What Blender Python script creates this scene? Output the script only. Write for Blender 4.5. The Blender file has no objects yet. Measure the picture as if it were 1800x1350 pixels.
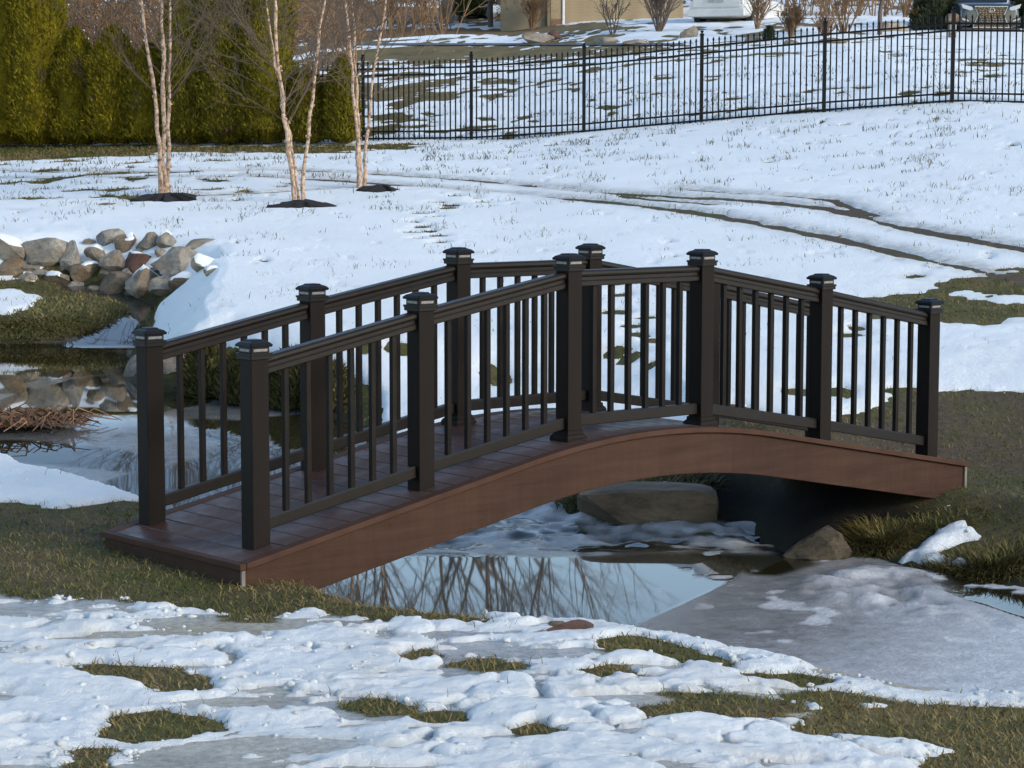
import bpy, bmesh, math, random
import numpy as np
from mathutils import Vector, Matrix

# ------------------------------------------------------------------ camera, sky, sun, exposure
sc = bpy.context.scene
ZC, FPX, PITCH, ROLL = 2.072, 4010.26, 0.10617, 0.00104
cam_d = bpy.data.cameras.new('camera'); cam = bpy.data.objects.new('camera', cam_d); sc.collection.objects.link(cam)
cam_d.sensor_width = 36.0; cam_d.lens = FPX / 1800 * 36; cam_d.clip_start = 0.1; cam_d.clip_end = 3000
cam.location = (0, 0, ZC); cam.rotation_mode = 'XYZ'
cam.matrix_world = Matrix.Translation((0, 0, ZC)) @ Matrix.Rotation(math.pi / 2 - PITCH, 4, 'X') @ Matrix.Rotation(ROLL, 4, 'Z')
sc.camera = cam
SUN_EL, SUN_AZ = math.radians(24), math.radians(122)        # azimuth clockwise from +Y: to the right of the camera
w = bpy.data.worlds.new('World'); sc.world = w; w.use_nodes = True
sky = w.node_tree.nodes.new('ShaderNodeTexSky'); sky.sky_type = 'NISHITA'; sky.sun_disc = False
sky.sun_elevation = SUN_EL; sky.sun_rotation = SUN_AZ; sky.altitude = 100; sky.air_density = 1.0; sky.dust_density = 0.6; sky.ozone_density = 1.0
bg = w.node_tree.nodes['Background']; bg.inputs['Strength'].default_value = 0.15
w.node_tree.links.new(sky.outputs['Color'], bg.inputs['Color'])
sl = bpy.data.lights.new('sun', 'SUN'); sl.energy = 1.2; sl.angle = math.radians(14); sl.color = (1.0, 0.90, 0.78)
so = bpy.data.objects.new('sun', sl); sc.collection.objects.link(so)
sdir = Vector((math.sin(SUN_AZ) * math.cos(SUN_EL), math.cos(SUN_AZ) * math.cos(SUN_EL), math.sin(SUN_EL)))
so.rotation_euler = (-sdir).to_track_quat('-Z', 'Y').to_euler(); so.location = sdir * 50
sc.view_settings.view_transform = 'Standard'; sc.view_settings.look = 'None'
sc.view_settings.exposure = 1.05; sc.view_settings.gamma = 1.0; sc.view_settings.use_curve_mapping = False
sc.cycles.max_bounces = 6; sc.cycles.diffuse_bounces = 3; sc.cycles.glossy_bounces = 3; sc.cycles.transparent_max_bounces = 6
sc.cycles.caustics_reflective = False; sc.cycles.caustics_refractive = False

# ------------------------------------------------------------------ small tools
C = sc.collection
rng = np.random.default_rng(7); random.seed(7)

def tag(o, label=None, cat=None, group=None, kind=None):
    if label: o['label'] = label
    if cat: o['category'] = cat
    if group: o['group'] = group
    if kind: o['kind'] = kind
    return o

def npmesh(name, V, F, smooth=False):
    """mesh from numpy arrays: V (n,3), F (m,k)"""
    V = np.ascontiguousarray(V, dtype=np.float32); F = np.ascontiguousarray(F, dtype=np.int32)
    me = bpy.data.meshes.new(name); k = F.shape[1]
    me.vertices.add(len(V)); me.vertices.foreach_set('co', V.ravel())
    me.loops.add(F.size); me.loops.foreach_set('vertex_index', F.ravel())
    me.polygons.add(len(F)); me.polygons.foreach_set('loop_start', np.arange(0, F.size, k, dtype=np.int32))
    me.polygons.foreach_set('use_smooth', np.full(len(F), smooth))
    me.update(calc_edges=True); me.validate()
    return me

def link(name, me, mat=None, parent=None, loc=None):
    o = bpy.data.objects.new(name, me); C.objects.link(o)
    if mat is not None and len(me.materials) == 0: me.materials.append(mat)
    if parent is not None: o.parent = parent
    if loc is not None: o.location = loc
    return o

def empty(name, loc=(0, 0, 0), rz=0.0, scale=1.0):
    o = bpy.data.objects.new(name, None); C.objects.link(o); o.empty_display_size = 0.2
    o.location = loc; o.rotation_euler = (0, 0, rz); o.scale = (scale,) * 3
    return o

def attr(me, name, data, typ='FLOAT'):
    a = me.attributes.new(name, typ, 'POINT')
    if typ == 'FLOAT': a.data.foreach_set('value', np.ascontiguousarray(data, dtype=np.float32))
    else:
        d = np.ones((len(data), 4), dtype=np.float32); d[:, :3] = data
        a.data.foreach_set('color', d.ravel())

def bm_mesh(name, bm, smooth=False):
    me = bpy.data.meshes.new(name); bm.normal_update(); bm.to_mesh(me); bm.free()
    if smooth:
        for p in me.polygons: p.use_smooth = True
    return me

BOXF = [(0, 3, 2, 1), (4, 5, 6, 7), (0, 1, 5, 4), (1, 2, 6, 5), (2, 3, 7, 6), (3, 0, 4, 7)]
def box_mesh(name, x0, x1, y0, y1, z0, z1, bevel=0.0):
    bm = bmesh.new()
    vs = [bm.verts.new(p) for p in ((x0, y0, z0), (x1, y0, z0), (x1, y1, z0), (x0, y1, z0), (x0, y0, z1), (x1, y0, z1), (x1, y1, z1), (x0, y1, z1))]
    for f in BOXF: bm.faces.new([vs[i] for i in f])
    if bevel: bmesh.ops.bevel(bm, geom=bm.edges[:], offset=bevel, segments=2, profile=0.5, affect='EDGES')
    return bm_mesh(name, bm)

def loft(name, rings, cap=True, closed=True, smooth=False):
    """rings: list of equal-length point lists"""
    n = len(rings[0]); V = [p for r in rings for p in r]; F = []
    for i in range(len(rings) - 1):
        for j in range(n if closed else n - 1):
            a = i * n + j; b = i * n + (j + 1) % n
            F.append((a, b, b + n, a + n))
    if cap and closed: F.append(tuple(range(n))[::-1]); F.append(tuple(range((len(rings) - 1) * n, len(rings) * n)))
    me = bpy.data.meshes.new(name); me.from_pydata([tuple(p) for p in V], [], F); me.update()
    bm = bmesh.new(); bm.from_mesh(me); bmesh.ops.recalc_face_normals(bm, faces=bm.faces[:]); bm.to_mesh(me); bm.free()
    if smooth:
        for p in me.polygons: p.use_smooth = True
    return me

class Tubes:
    """tapered tubes collected into one mesh"""
    def __init__(s): s.V = []; s.F = []; s.n = 0
    def add(s, pts, rad, k=4):
        pts = np.asarray(pts, float); rad = np.asarray(rad, float); n = len(pts)
        d = np.gradient(pts, axis=0); d /= np.linalg.norm(d, axis=1)[:, None] + 1e-9
        ref = np.array([0.31, 0.95, 0.05]); a = np.cross(d, ref); a /= np.linalg.norm(a, axis=1)[:, None] + 1e-9
        b = np.cross(d, a)
        th = np.arange(k) * 2 * np.pi / k
        ring = pts[:, None, :] + rad[:, None, None] * (np.cos(th)[None, :, None] * a[:, None, :] + np.sin(th)[None, :, None] * b[:, None, :])
        s.V.append(ring.reshape(-1, 3))
        i = np.arange(n - 1)[:, None] * k; j = np.arange(k)[None, :]; j2 = (j + 1) % k
        f = np.stack([i + j, i + j2, i + k + j2, i + k + j], -1).reshape(-1, 4) + s.n
        s.F.append(f); s.n += n * k
    def mesh(s, name, smooth=True): return npmesh(name, np.concatenate(s.V), np.concatenate(s.F), smooth)

# ------------------------------------------------------------------ noise
_T = np.random.default_rng(3).random((256, 256))
def vn(x, y):
    xi = np.floor(x).astype(np.int64); yi = np.floor(y).astype(np.int64); fx = x - xi; fy = y - yi
    fx = fx * fx * (3 - 2 * fx); fy = fy * fy * (3 - 2 * fy)
    a = _T[xi & 255, yi & 255]; b = _T[(xi + 1) & 255, yi & 255]; c = _T[xi & 255, (yi + 1) & 255]; d = _T[(xi + 1) & 255, (yi + 1) & 255]
    return (a + (b - a) * fx) * (1 - fy) + (c + (d - c) * fx) * fy
def fbm(x, y, sc_=1.0, o=4, off=0.0):
    s = 0; a = 1; t = 0; x = x / sc_ + off + 37.1; y = y / sc_ + off * 1.7 + 91.7
    for i in range(o):
        s = s + a * (vn(x, y) * 2 - 1); t += a; a *= 0.5; x, y = 0.8 * x * 2 + 0.6 * y * 2 + 5.3, -0.6 * x * 2 + 0.8 * y * 2 + 1.9
    return s / t
def S(x, a, b):
    t = np.clip((x - a) / (b - a), 0, 1); return t * t * (3 - 2 * t)

# ------------------------------------------------------------------ the lie of the land
def fence_y(x): return 46.5 - 0.42 * (x + 0.83)
def water_level(y): return -0.58 + 0.33 * S(y, 15.0, 19.5) + 0.5 * np.clip((y - 25.5) / 3.0, 0, 1.15)
def land(x, y):
    s = 0.068 + 0.0041 * np.clip(x, 0, 8.5) + 0.001 * np.clip(x, -16, 0)
    yf = np.clip(fence_y(x), 42.4, 54)
    lawn = -0.05 + (np.minimum(y, yf) - 15) * s
    up = (0.115 - 0.015 * S(x, 2, 9)) * (np.clip(y, yf, 76) - yf) + 0.03 * (np.clip(y, 76, 86) - 76) + 0.13 * (np.clip(y, 86, 125) - 86) + 0.02 * (np.clip(y, 125, 500) - 125)
    far = lawn + up
    near = np.where(y < 11, -0.17 + 0.04 * (11 - y), -0.17 + 0.03 * (y - 11)) - 0.15 * S(x, 0.3, 2.2) * S(y, 6, 8) * (1 - S(y, 13.2, 15))
    t = S(y, 13.5, 16.5)
    return near * (1 - t) + far * t + 0.02 * fbm(x, y, 3.0, 3) + 0.25 * fbm(x, y, 18.0, 2, 4.0) * S(y, 55, 75)

def ray(px, py):
    """slope of the sight line through a photo pixel: (x per y, z per y)"""
    c, s = math.cos(PITCH), math.sin(PITCH); a = (px - 900) / FPX; b = -(py - 675) / FPX
    a, b = a * math.cos(ROLL) - b * math.sin(ROLL), a * math.sin(ROLL) + b * math.cos(ROLL)
    dy = c + b * s; dz = -s + b * c
    return a / dy, dz / dy
def at(px, py, y):
    a, b = ray(px, py); return Vector((a * y, y, ZC + b * y))
def on_water(px, py):
    a, b = ray(px, py); ys = np.linspace(8.5, 31, 3000); d = ZC + b * ys - water_level(ys)
    k = np.argmax(d < 0) if (d < 0).any() else len(ys) - 1
    return (a * ys[k], ys[k])
# shoreline of the stream and its two pools
SHORE = np.array([on_water(*p) for p in ((0, 606), (60, 604), (110, 598), (165, 580), (212, 563), (236, 545), (205, 530), (165, 520), (120, 510), (118, 500), (180, 508), (235, 520), (264, 538), (262, 556), (240, 580), (232, 620), (228, 655), (245, 688), (330, 690), (400, 704), (480, 716), (560, 728), (612, 742))]
    + [(-0.95, 17.0), (-0.35, 16.7), (0.15, 16.45)] + [on_water(*p) for p in ((1000, 905), (1120, 915), (1290, 915), (1345, 940), (1392, 975), (1480, 985), (1520, 976), (1590, 1000), (1660, 1012), (1730, 1022), (1800, 1036))]
    + [(3.8, 12.9), (5.5, 12.2), (6.5, 10.4), (4.4, 9.1), (2.5, 9.75), (1.8, 10.05), (1.1, 10.5), (0.6, 10.9), (0.02, 11.05), (-0.3, 11.25), (-0.64, 11.55), (-0.98, 12.05), (-1.2, 13.0), (-1.7, 13.85), (-2.15, 14.5), (-2.7, 15.2), (-3.3, 15.9), (-4.5, 16.5), (-6.5, 17.2), (-8.0, 20.0), (-8.4, 24.0)])
LOW = np.array([on_water(*p) for p in ((-200, 492), (60, 497), (130, 500), (180, 512), (250, 540), (200, 578), (0, 612), (-200, 616))])

def sdist(x, y, P, closed=True):
    """signed distance to a polygon, positive inside (or distance to a polyline)"""
    P = np.asarray(P, float); d2 = np.full(x.shape, 1e9); ins = np.zeros(x.shape, bool); n = len(P)
    for i in range(n if closed else n - 1):
        ax, ay = P[i]; bx, by = P[(i + 1) % n]; ex, ey = bx - ax, by - ay
        t = np.clip(((x - ax) * ex + (y - ay) * ey) / (ex * ex + ey * ey + 1e-12), 0, 1)
        d2 = np.minimum(d2, (x - ax - t * ex) ** 2 + (y - ay - t * ey) ** 2)
        if closed and ay != by: ins ^= ((ay > y) != (by > y)) & (x < ex * (y - ay) / ey + ax)
    d = np.sqrt(d2)
    return np.where(ins, d, -d) if closed else d
def sdist_box(x, y, P, r, closed=True, default=None):
    """sdist evaluated only near the polygon's box"""
    P = np.asarray(P, float); x0, y0 = P.min(0) - r; x1, y1 = P.max(0) + r
    m = (x > x0) & (x < x1) & (y > y0) & (y < y1)
    out = np.full(x.shape, (-r if closed else r) if default is None else default, float)
    if m.any(): out[m] = sdist(x[m], y[m], P, closed)
    return out

def shore(x, y):
    d = sdist_box(x, y, SHORE, 5.0)
    return d + np.where(np.abs(d) < 1.5, 0.07 * fbm(x, y, 0.5, 3, 2.0), 0)
def ground(x, y, sd=None):
    x = np.asarray(x, float); y = np.asarray(y, float)
    if sd is None: sd = shore(x, y)
    g = lambda cx, cy, r: np.exp(-((x - cx) ** 2 + (y - cy) ** 2) / r ** 2)
    bs = 0.95 - 0.74 * g(2.9, 14.3, 1.3) - 0.80 * np.exp(-((x - 0.4) / 1.6) ** 4 - ((y - 18.2) / 2.8) ** 4) - 0.35 * g(-5.6, 29, 3.0)
    wl = water_level(y); L = land(x, y) - 0.24 * g(3.4, 15.6, 1.7)
    L = np.minimum(L, wl + 0.07 + 0.05 * fbm(x, y, 0.8, 3, 3.3) + 0.9 * np.maximum(-sdist_box(x, y, LOW, 2.0), 0) + 20 * S(-sdist_box(x, y, LOW, 2.0), 1.6, 2.0))
    out = np.minimum(L, wl + 20 * S(-sd, 4.2, 5.0) + bs * np.maximum(-sd, 0) + 0.02 * fbm(x, y, 0.3, 3) * S(-sd, 0, .3))
    # round the crest of the bank
    k = 0.10; h = np.clip(0.5 + 0.5 * (wl + bs * (-sd) + 20 * S(-sd, 4.2, 5.0) - L) / k, 0, 1); out = out - np.where(sd < 0, k * h * (1 - h) * 0.8, 0)
    return np.where(sd > 0, wl - np.minimum(0.4, 0.9 * sd), out)

_YS = np.concatenate([np.arange(6, 20, .06), np.arange(20, 60, .2), np.arange(60, 125, .5)])
def gp(*pts):
    """photo pixels to points on the ground"""
    R = np.array([ray(*p) for p in pts]); X = R[:, :1] * _YS; Y = np.broadcast_to(_YS, X.shape)
    d = ZC + R[:, 1:] * _YS - ground(X.ravel(), Y.ravel()).reshape(X.shape); out = []
    for i in range(len(pts)):
        k = int(np.argmax(d[i] < 0)) if (d[i] < 0).any() else len(_YS) - 1
        k = max(k, 1); t = d[i, k - 1] / (d[i, k - 1] - d[i, k] + 1e-9); t = min(max(t, 0), 1)
        yy = _YS[k - 1] + t * (_YS[k] - _YS[k - 1]); out.append((R[i, 0] * yy, yy))
    return out
def gz(x, y): return float(ground(np.array([x]), np.array([y]))[0])
def on_ground(px, py):
    (x, y), = gp((px, py)); return Vector((x, y, gz(x, y)))

# ------------------------------------------------------------------ materials
def nt(name):
    m = bpy.data.materials.new(name); m.use_nodes = True; t = m.node_tree; b = t.nodes['Principled BSDF']
    return m, t, b
def node(t, typ, **kw):
    n = t.nodes.new(typ)
    for k, v in kw.items():
        if k in n.inputs: n.inputs[k].default_value = v
        else: setattr(n, k, v)
    return n
def ramp(t, src, stops):
    r = t.nodes.new('ShaderNodeValToRGB'); e = r.color_ramp.elements
    while len(e) < len(stops): e.new(0.5)
    for i, (p, c) in enumerate(stops): e[i].position = p; e[i].color = (*c, 1)
    t.links.new(src, r.inputs[0]); return r.outputs[0]
def mixc(t, fac, a, b, mode='MIX'):
    n = t.nodes.new('ShaderNodeMix'); n.data_type = 'RGBA'; n.blend_type = mode
    for i, v in ((0, fac), (6, a), (7, b)):
        if isinstance(v, (int, float)): n.inputs[i].default_value = v
        elif isinstance(v, tuple): n.inputs[i].default_value = (*v, 1)
        else: t.links.new(v, n.inputs[i])
    return n.outputs[2]
def bumpn(t, b, h, strength, dist):
    n = t.nodes.new('ShaderNodeBump'); n.inputs['Strength'].default_value = strength; n.inputs['Distance'].default_value = dist
    t.links.new(h, n.inputs['Height']); t.links.new(n.outputs[0], b.inputs['Normal'])
def coord(t, scale=(1, 1, 1), kind='Object'):
    c = t.nodes.new('ShaderNodeTexCoord'); m = t.nodes.new('ShaderNodeMapping'); m.inputs['Scale'].default_value = scale
    t.links.new(c.outputs[kind], m.inputs[0]); return m.outputs[0]
def noise(t, vec, scale, detail=5, rough=0.55):
    n = t.nodes.new('ShaderNodeTexNoise'); n.inputs['Scale'].default_value = scale; n.inputs['Detail'].default_value = detail
    n.inputs['Roughness'].default_value = rough; t.links.new(vec, n.inputs['Vector']); return n.outputs[0]
def simple(name, stops, scale=6, rough=0.6, bump=0.0, bdist=0.01, stretch=(1, 1, 1), bscale=None, metallic=0.0, spec=0.5, per_obj=0.0):
    m, t, b = nt(name); v = coord(t, stretch); n = noise(t, v, scale)
    col = ramp(t, n, stops)
    if per_obj:
        oi = t.nodes.new('ShaderNodeObjectInfo'); hs = t.nodes.new('ShaderNodeHueSaturation')
        mr = node(t, 'ShaderNodeMapRange'); mr.inputs[3].default_value = 1 - per_obj; mr.inputs[4].default_value = 1 + per_obj
        t.links.new(oi.outputs['Random'], mr.inputs[0]); t.links.new(mr.outputs[0], hs.inputs['Value']); t.links.new(col, hs.inputs['Color']); col = hs.outputs[0]
    t.links.new(col, b.inputs['Base Color']); b.inputs['Roughness'].default_value = rough; b.inputs['Metallic'].default_value = metallic
    b.inputs['Specular IOR Level'].default_value = spec
    if bump: bumpn(t, b, noise(t, v, bscale or scale * 6), bump, bdist)
    return m
def attr_mat(name, rough=0.8, scale=30, var=0.35, bump=0.0, spec=0.3, trans=False):
    m, t, b = nt(name); a = t.nodes.new('ShaderNodeAttribute'); a.attribute_name = 'col'
    n = noise(t, coord(t), scale); v = ramp(t, n, [(0.3, (1 - var,) * 3), (0.7, (1 + var,) * 3)])
    t.links.new(mixc(t, 1.0, a.outputs['Color'], v, 'MULTIPLY'), b.inputs['Base Color'])
    b.inputs['Roughness'].default_value = rough; b.inputs['Specular IOR Level'].default_value = spec
    if bump: bumpn(t, b, noise(t, coord(t), scale * 2), bump, 0.02)
    return m

M = {}
M['post'] = simple('dark_brown_composite', [(0.3, (0.0074, 0.0050, 0.0038)), (0.7, (0.0108, 0.0075, 0.0057))], 9, 0.62, 0.25, 0.002, (1, 1, .15), 60, per_obj=0.06, spec=0.12)
M['baluster'] = simple('weathered_baluster', [(0.35, (0.0070, 0.0055, 0.0045)), (0.62, (0.011, 0.0088, 0.0072)), (0.8, (0.032, 0.027, 0.023))], 7, 0.6, 0.25, 0.002, (3, 3, .8), 60, per_obj=0.15, spec=0.12)
M['rail'] = simple('rail_composite', [(0.3, (0.0070, 0.0055, 0.0045)), (0.7, (0.0105, 0.0083, 0.0068))], 9, 0.42, 0.2, 0.002, (1, 1, 1), 40, per_obj=0.06, spec=0.2)
def fascia_mat():
    m, t, b = nt('redwood_fascia'); v = coord(t); st = coord(t, (0.6, 0.6, 9)); dr = coord(t, (7, 7, 0.5))
    base = ramp(t, noise(t, st, 3.0, 6, 0.65), [(0.3, (0.036, 0.0170, 0.0098)), (0.7, (0.055, 0.0275, 0.0165))])
    blot = ramp(t, noise(t, v, 1.3, 5, 0.6), [(0.35, (0.84, 0.84, 0.85)), (0.65, (1.12, 1.11, 1.10))]); drip = ramp(t, noise(t, dr, 3.2, 5, 0.7), [(0.40, (0.90, 0.90, 0.91)), (0.60, (1.03, 1.03, 1.03))])
    t.links.new(mixc(t, 1.0, mixc(t, 1.0, base, blot, 'MULTIPLY'), drip, 'MULTIPLY'), b.inputs['Base Color'])
    b.inputs['Roughness'].default_value = 0.6; b.inputs['Specular IOR Level'].default_value = 0.14; bumpn(t, b, noise(t, coord(t, (1, 1, 12)), 22, 6, 0.7), 0.45, 0.003); return m
M['fascia'] = fascia_mat()
M['trim'] = simple('redwood_trim', [(0.3, (0.046, 0.0225, 0.0140)), (0.7, (0.068, 0.034, 0.0220))], 5, 0.65, 0.3, 0.002, (1, 1, 1), 50, spec=0.12)
M['cap'] = simple('cap_black', [(0.3, (0.006, 0.006, 0.0065)), (0.7, (0.010, 0.010, 0.0105))], 10, 0.45, 0.1, 0.001, spec=0.15)
M['lens'] = simple('cap_lens', [(0.3, (0.11, 0.11, 0.115)), (0.7, (0.20, 0.20, 0.205))], 40, 0.25)
M['steel'] = simple('fence_black', [(0.3, (0.008, 0.008, 0.009)), (0.7, (0.014, 0.014, 0.015))], 10, 0.5, spec=0.08)
M['concrete_edge'] = simple('raw_board_edge', [(0.3, (0.13, 0.11, 0.09)), (0.7, (0.20, 0.17, 0.14))], 30, 0.8)
def deck_mat():
    m, t, b = nt('deck_composite'); v = coord(t); g = coord(t, (1.5, 1.5, 1.5))
    grain = ramp(t, noise(t, v, 26), [(0.3, (0.044, 0.0185, 0.0115)), (0.7, (0.076, 0.034, 0.0215))])
    wear = ramp(t, noise(t, g, 1.6, 6, 0.65), [(0.44, (0, 0, 0)), (0.66, (1, 1, 1))])
    col = mixc(t, wear, grain, (0.060, 0.040, 0.034))
    t.links.new(col, b.inputs['Base Color'])
    r = ramp(t, noise(t, g, 2.4, 5), [(0.35, (0.28,) * 3), (0.65, (0.60,) * 3)]); t.links.new(r, b.inputs['Roughness'])
    b.inputs['Specular IOR Level'].default_value = 0.25; bumpn(t, b, noise(t, v, 70), 0.3, 0.002); return m
M['deck'] = deck_mat()
def stone_mat(name, a, c, d):
    m, t, b = nt(name); v = coord(t, (1, 1, 1), 'Generated'); oi = t.nodes.new('ShaderNodeObjectInfo')
    ad = t.nodes.new('ShaderNodeVectorMath'); ad.operation = 'ADD'; t.links.new(v, ad.inputs[0]); t.links.new(oi.outputs['Random'], ad.inputs[1]); v = ad.outputs[0]
    n = noise(t, v, 3.2, 8, 0.68); col = ramp(t, n, [(0.28, d), (0.46, a), (0.62, c), (0.8, tuple(min(1, k * 1.35) for k in c))])
    st = ramp(t, noise(t, v, 1.6, 5), [(0.42, (1, 1, 1)), (0.62, (0.55, 0.47, 0.38))])
    t.links.new(mixc(t, 1.0, col, st, 'MULTIPLY'), b.inputs['Base Color'])
    b.inputs['Roughness'].default_value = 0.85; bumpn(t, b, noise(t, v, 9, 8, 0.7), 0.7, 0.05); return m
M['stone_tan'] = stone_mat('tan_stone', (0.24, 0.195, 0.14), (0.42, 0.36, 0.28), (0.09, 0.07, 0.05))
M['stone_grey'] = stone_mat('grey_stone', (0.23, 0.205, 0.165), (0.42, 0.385, 0.32), (0.08, 0.07, 0.055))
M['stone_brown'] = stone_mat('brown_stone', (0.17, 0.125, 0.08), (0.29, 0.22, 0.145), (0.06, 0.045, 0.03))
M['stone_red'] = stone_mat('reddish_stone', (0.10, 0.052, 0.040), (0.16, 0.085, 0.06), (0.045, 0.025, 0.02))
M['stone_moss'] = stone_mat('mossy_stone', (0.15, 0.125, 0.065), (0.30, 0.25, 0.16), (0.06, 0.056, 0.022))
M['stone_earth'] = stone_mat('earthy_stone', (0.075, 0.055, 0.030), (0.14, 0.105, 0.06), (0.03, 0.026, 0.012))
M['bark_birch'] = None
def birch_mat():
    m, t, b = nt('peeling_birch_bark'); v = coord(t, (1, 1, 0.8)); n = noise(t, v, 17, 6, 0.75)
    col = ramp(t, n, [(0.38, (0.07, 0.040, 0.028)), (0.45, (0.27, 0.17, 0.11)), (0.55, (0.45, 0.33, 0.235)), (0.70, (0.58, 0.46, 0.36))])
    t.links.new(col, b.inputs['Base Color']); b.inputs['Roughness'].default_value = 0.8; bumpn(t, b, noise(t, v, 30), 0.6, 0.02); return m
M['bark_birch'] = birch_mat()
M['twig_birch'] = simple('birch_twig', [(0.3, (0.06, 0.040, 0.026)), (0.7, (0.13, 0.090, 0.060))], 4, 0.8)
M['twig_brown'] = simple('brown_twig', [(0.3, (0.12, 0.068, 0.032)), (0.7, (0.25, 0.155, 0.078))], 1.5, 0.85, per_obj=0.2)
M['twig_grey'] = simple('grey_brown_twig', [(0.3, (0.075, 0.055, 0.045)), (0.7, (0.15, 0.115, 0.09))], 1.5, 0.85, per_obj=0.2)
M['bark_pale'] = simple('pale_bark', [(0.3, (0.16, 0.125, 0.085)), (0.7, (0.30, 0.24, 0.17))], 3, 0.9, 0.6, 0.03, (1, 1, .2))
M['mulch'] = simple('black_mulch', [(0.3, (0.006, 0.005, 0.005)), (0.7, (0.020, 0.017, 0.015))], 20, 0.95, 0.9, 0.03)
M['leaf'] = attr_mat('evergreen_foliage', 0.8, 3.0, 0.3, spec=0.08)
M['grass'] = attr_mat('grass_blades', 0.8, 8.0, 0.25, spec=0.12)
M['litter'] = attr_mat('dead_reeds', 0.8, 9.0, 0.3)

# ------------------------------------------------------------------ where the snow has gone
def patch(*pts): return np.array(gp(*pts))
BARE = [  # (polygon on the ground, ragged edge width, mud 0..1)
    (patch((-60, 880), (60, 888), (130, 905), (235, 922), (300, 930), (420, 960), (560, 1000), (640, 1045), (760, 1072), (890, 1082), (850, 1094), (700, 1092), (600, 1078), (540, 1072), (450, 1090), (330, 1064), (230, 1048), (80, 1042), (-60, 1030)), 0.10, 0.55),
    (patch((1390, 790), (1460, 752), (1540, 722), (1600, 695), (1690, 690), (1900, 690), (1900, 905), (1700, 900), (1640, 880), (1500, 860)), 0.12, 0.75),
    (patch((1480, 880), (1600, 880), (1900, 890), (1900, 1010), (1690, 985), (1600, 985), (1560, 965), (1500, 960)), 0.10, 0.3),
    (patch((1645, 500), (1720, 488), (1900, 486), (1900, 515), (1740, 514), (1700, 508)), 0.7, 0.1),
    (patch((1560, 535), (1660, 530), (1740, 545), (1900, 528), (1900, 552), (1760, 560), (1640, 548)), 0.7, 0.1),
    (patch((170, 1300), (200, 1255), (280, 1243), (360, 1262), (392, 1286), (330, 1300), (240, 1308)), 0.06, 0.0),
    (patch((170, 1172), (300, 1178), (352, 1192), (330, 1222), (280, 1222), (240, 1200), (180, 1192)), 0.07, 0.3),
    (patch((120, 1360), (140, 1318), (190, 1315), (200, 1360)), 0.05, 0.2),
    (patch((1430, 1290), (1500, 1250), (1640, 1238), (1760, 1244), (1900, 1248), (1900, 1330), (1700, 1320), (1620, 1300), (1500, 1285)), 0.08, 0.1),
    (patch((1640, 1345), (1720, 1325), (1900, 1325), (1900, 1400), (1660, 1400)), 0.08, 0.1),
    (patch((1055, 1125), (1110, 1118), (1200, 1140), (1300, 1168), (1290, 1176), (1180, 1160), (1090, 1140)), 0.06, 0.0),
    (patch((1330, 1188), (1400, 1182), (1460, 1196), (1400, 1204)), 0.05, 0.1),
    (patch((1190, 1222), (1290, 1224), (1390, 1240), (1330, 1256), (1250, 1248)), 0.06, 0.3),
    (patch((1390, 1228), (1470, 1220), (1570, 1234), (1480, 1244)), 0.05, 0.2),
    (patch((618, 1240), (660, 1232), (695, 1248), (650, 1256)), 0.04, 0.0),
    (patch((806, 1168), (860, 1160), (918, 1172), (850, 1176)), 0.05, 0.1),
    (patch((705, 1158), (738, 1148), (752, 1160), (722, 1170)), 0.04, 0.1),
    (patch((1028, 1178), (1080, 1172), (1104, 1184), (1060, 1192)), 0.05, 0.1),
    (patch((748, 1262), (780, 1256), (796, 1268), (764, 1272)), 0.03, 0.0),
    (patch((908, 1284), (940, 1276), (966, 1286), (930, 1296)), 0.04, 0.1),
    (patch((1150, 1250), (1190, 1244), (1228, 1256), (1180, 1264)), 0.04, 0.0),
    (patch((-80, 256), (200, 257), (420, 259), (640, 258), (760, 252), (700, 262), (560, 268), (330, 266), (120, 276), (-80, 288)), 0.9, 0.25),
    (patch((-120, 492), (60, 496), (130, 508), (180, 522), (235, 545), (205, 566), (110, 596), (-120, 604)), 0.3, 0.1),
    (patch((560, 168), (640, 160), (760, 148), (790, 142), (770, 152), (700, 160), (600, 176)), 1.5, 0.2),
    (patch((600, 92), (900, 84), (1230, 84), (1100, 92), (1000, 98), (800, 106), (560, 112)), 3.0, 0.15),
    (patch((560, 62), (760, 50), (980, 47), (1080, 44), (1060, 54), (900, 60), (740, 64), (560, 80)), 2.0, 0.8),
    (patch((500, -2), (760, 20), (880, 22), (770, 38), (640, 45), (500, 60)), 3.0, 0.9),
]
TRACKS = [  # (line, half width, depth of mud)
    (patch((-90, 300), (120, 303), (280, 303), (500, 300), (640, 306), (780, 315), (900, 325), (1000, 336), (1100, 342), (1200, 348), (1350, 356), (1480, 372), (1560, 395), (1640, 412), (1720, 426), (1800, 441), (1900, 462)), 0.15),
    (patch((-90, 314), (120, 314), (280, 313), (450, 311), (600, 319), (700, 327), (800, 334), (900, 342), (1000, 351), (1100, 361), (1200, 372), (1300, 388), (1400, 408), (1500, 428), (1600, 452), (1700, 475), (1800, 494), (1900, 512)), 0.15),
    (patch((1180, 334), (1330, 343), (1460, 353), (1520, 375), (1560, 384)), 0.06),
    (patch((330, 345), (440, 342), (540, 335), (640, 331)), 0.10),
    (patch((880, 322), (1000, 330), (1120, 350), (1260, 362)), 0.05),
]
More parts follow.
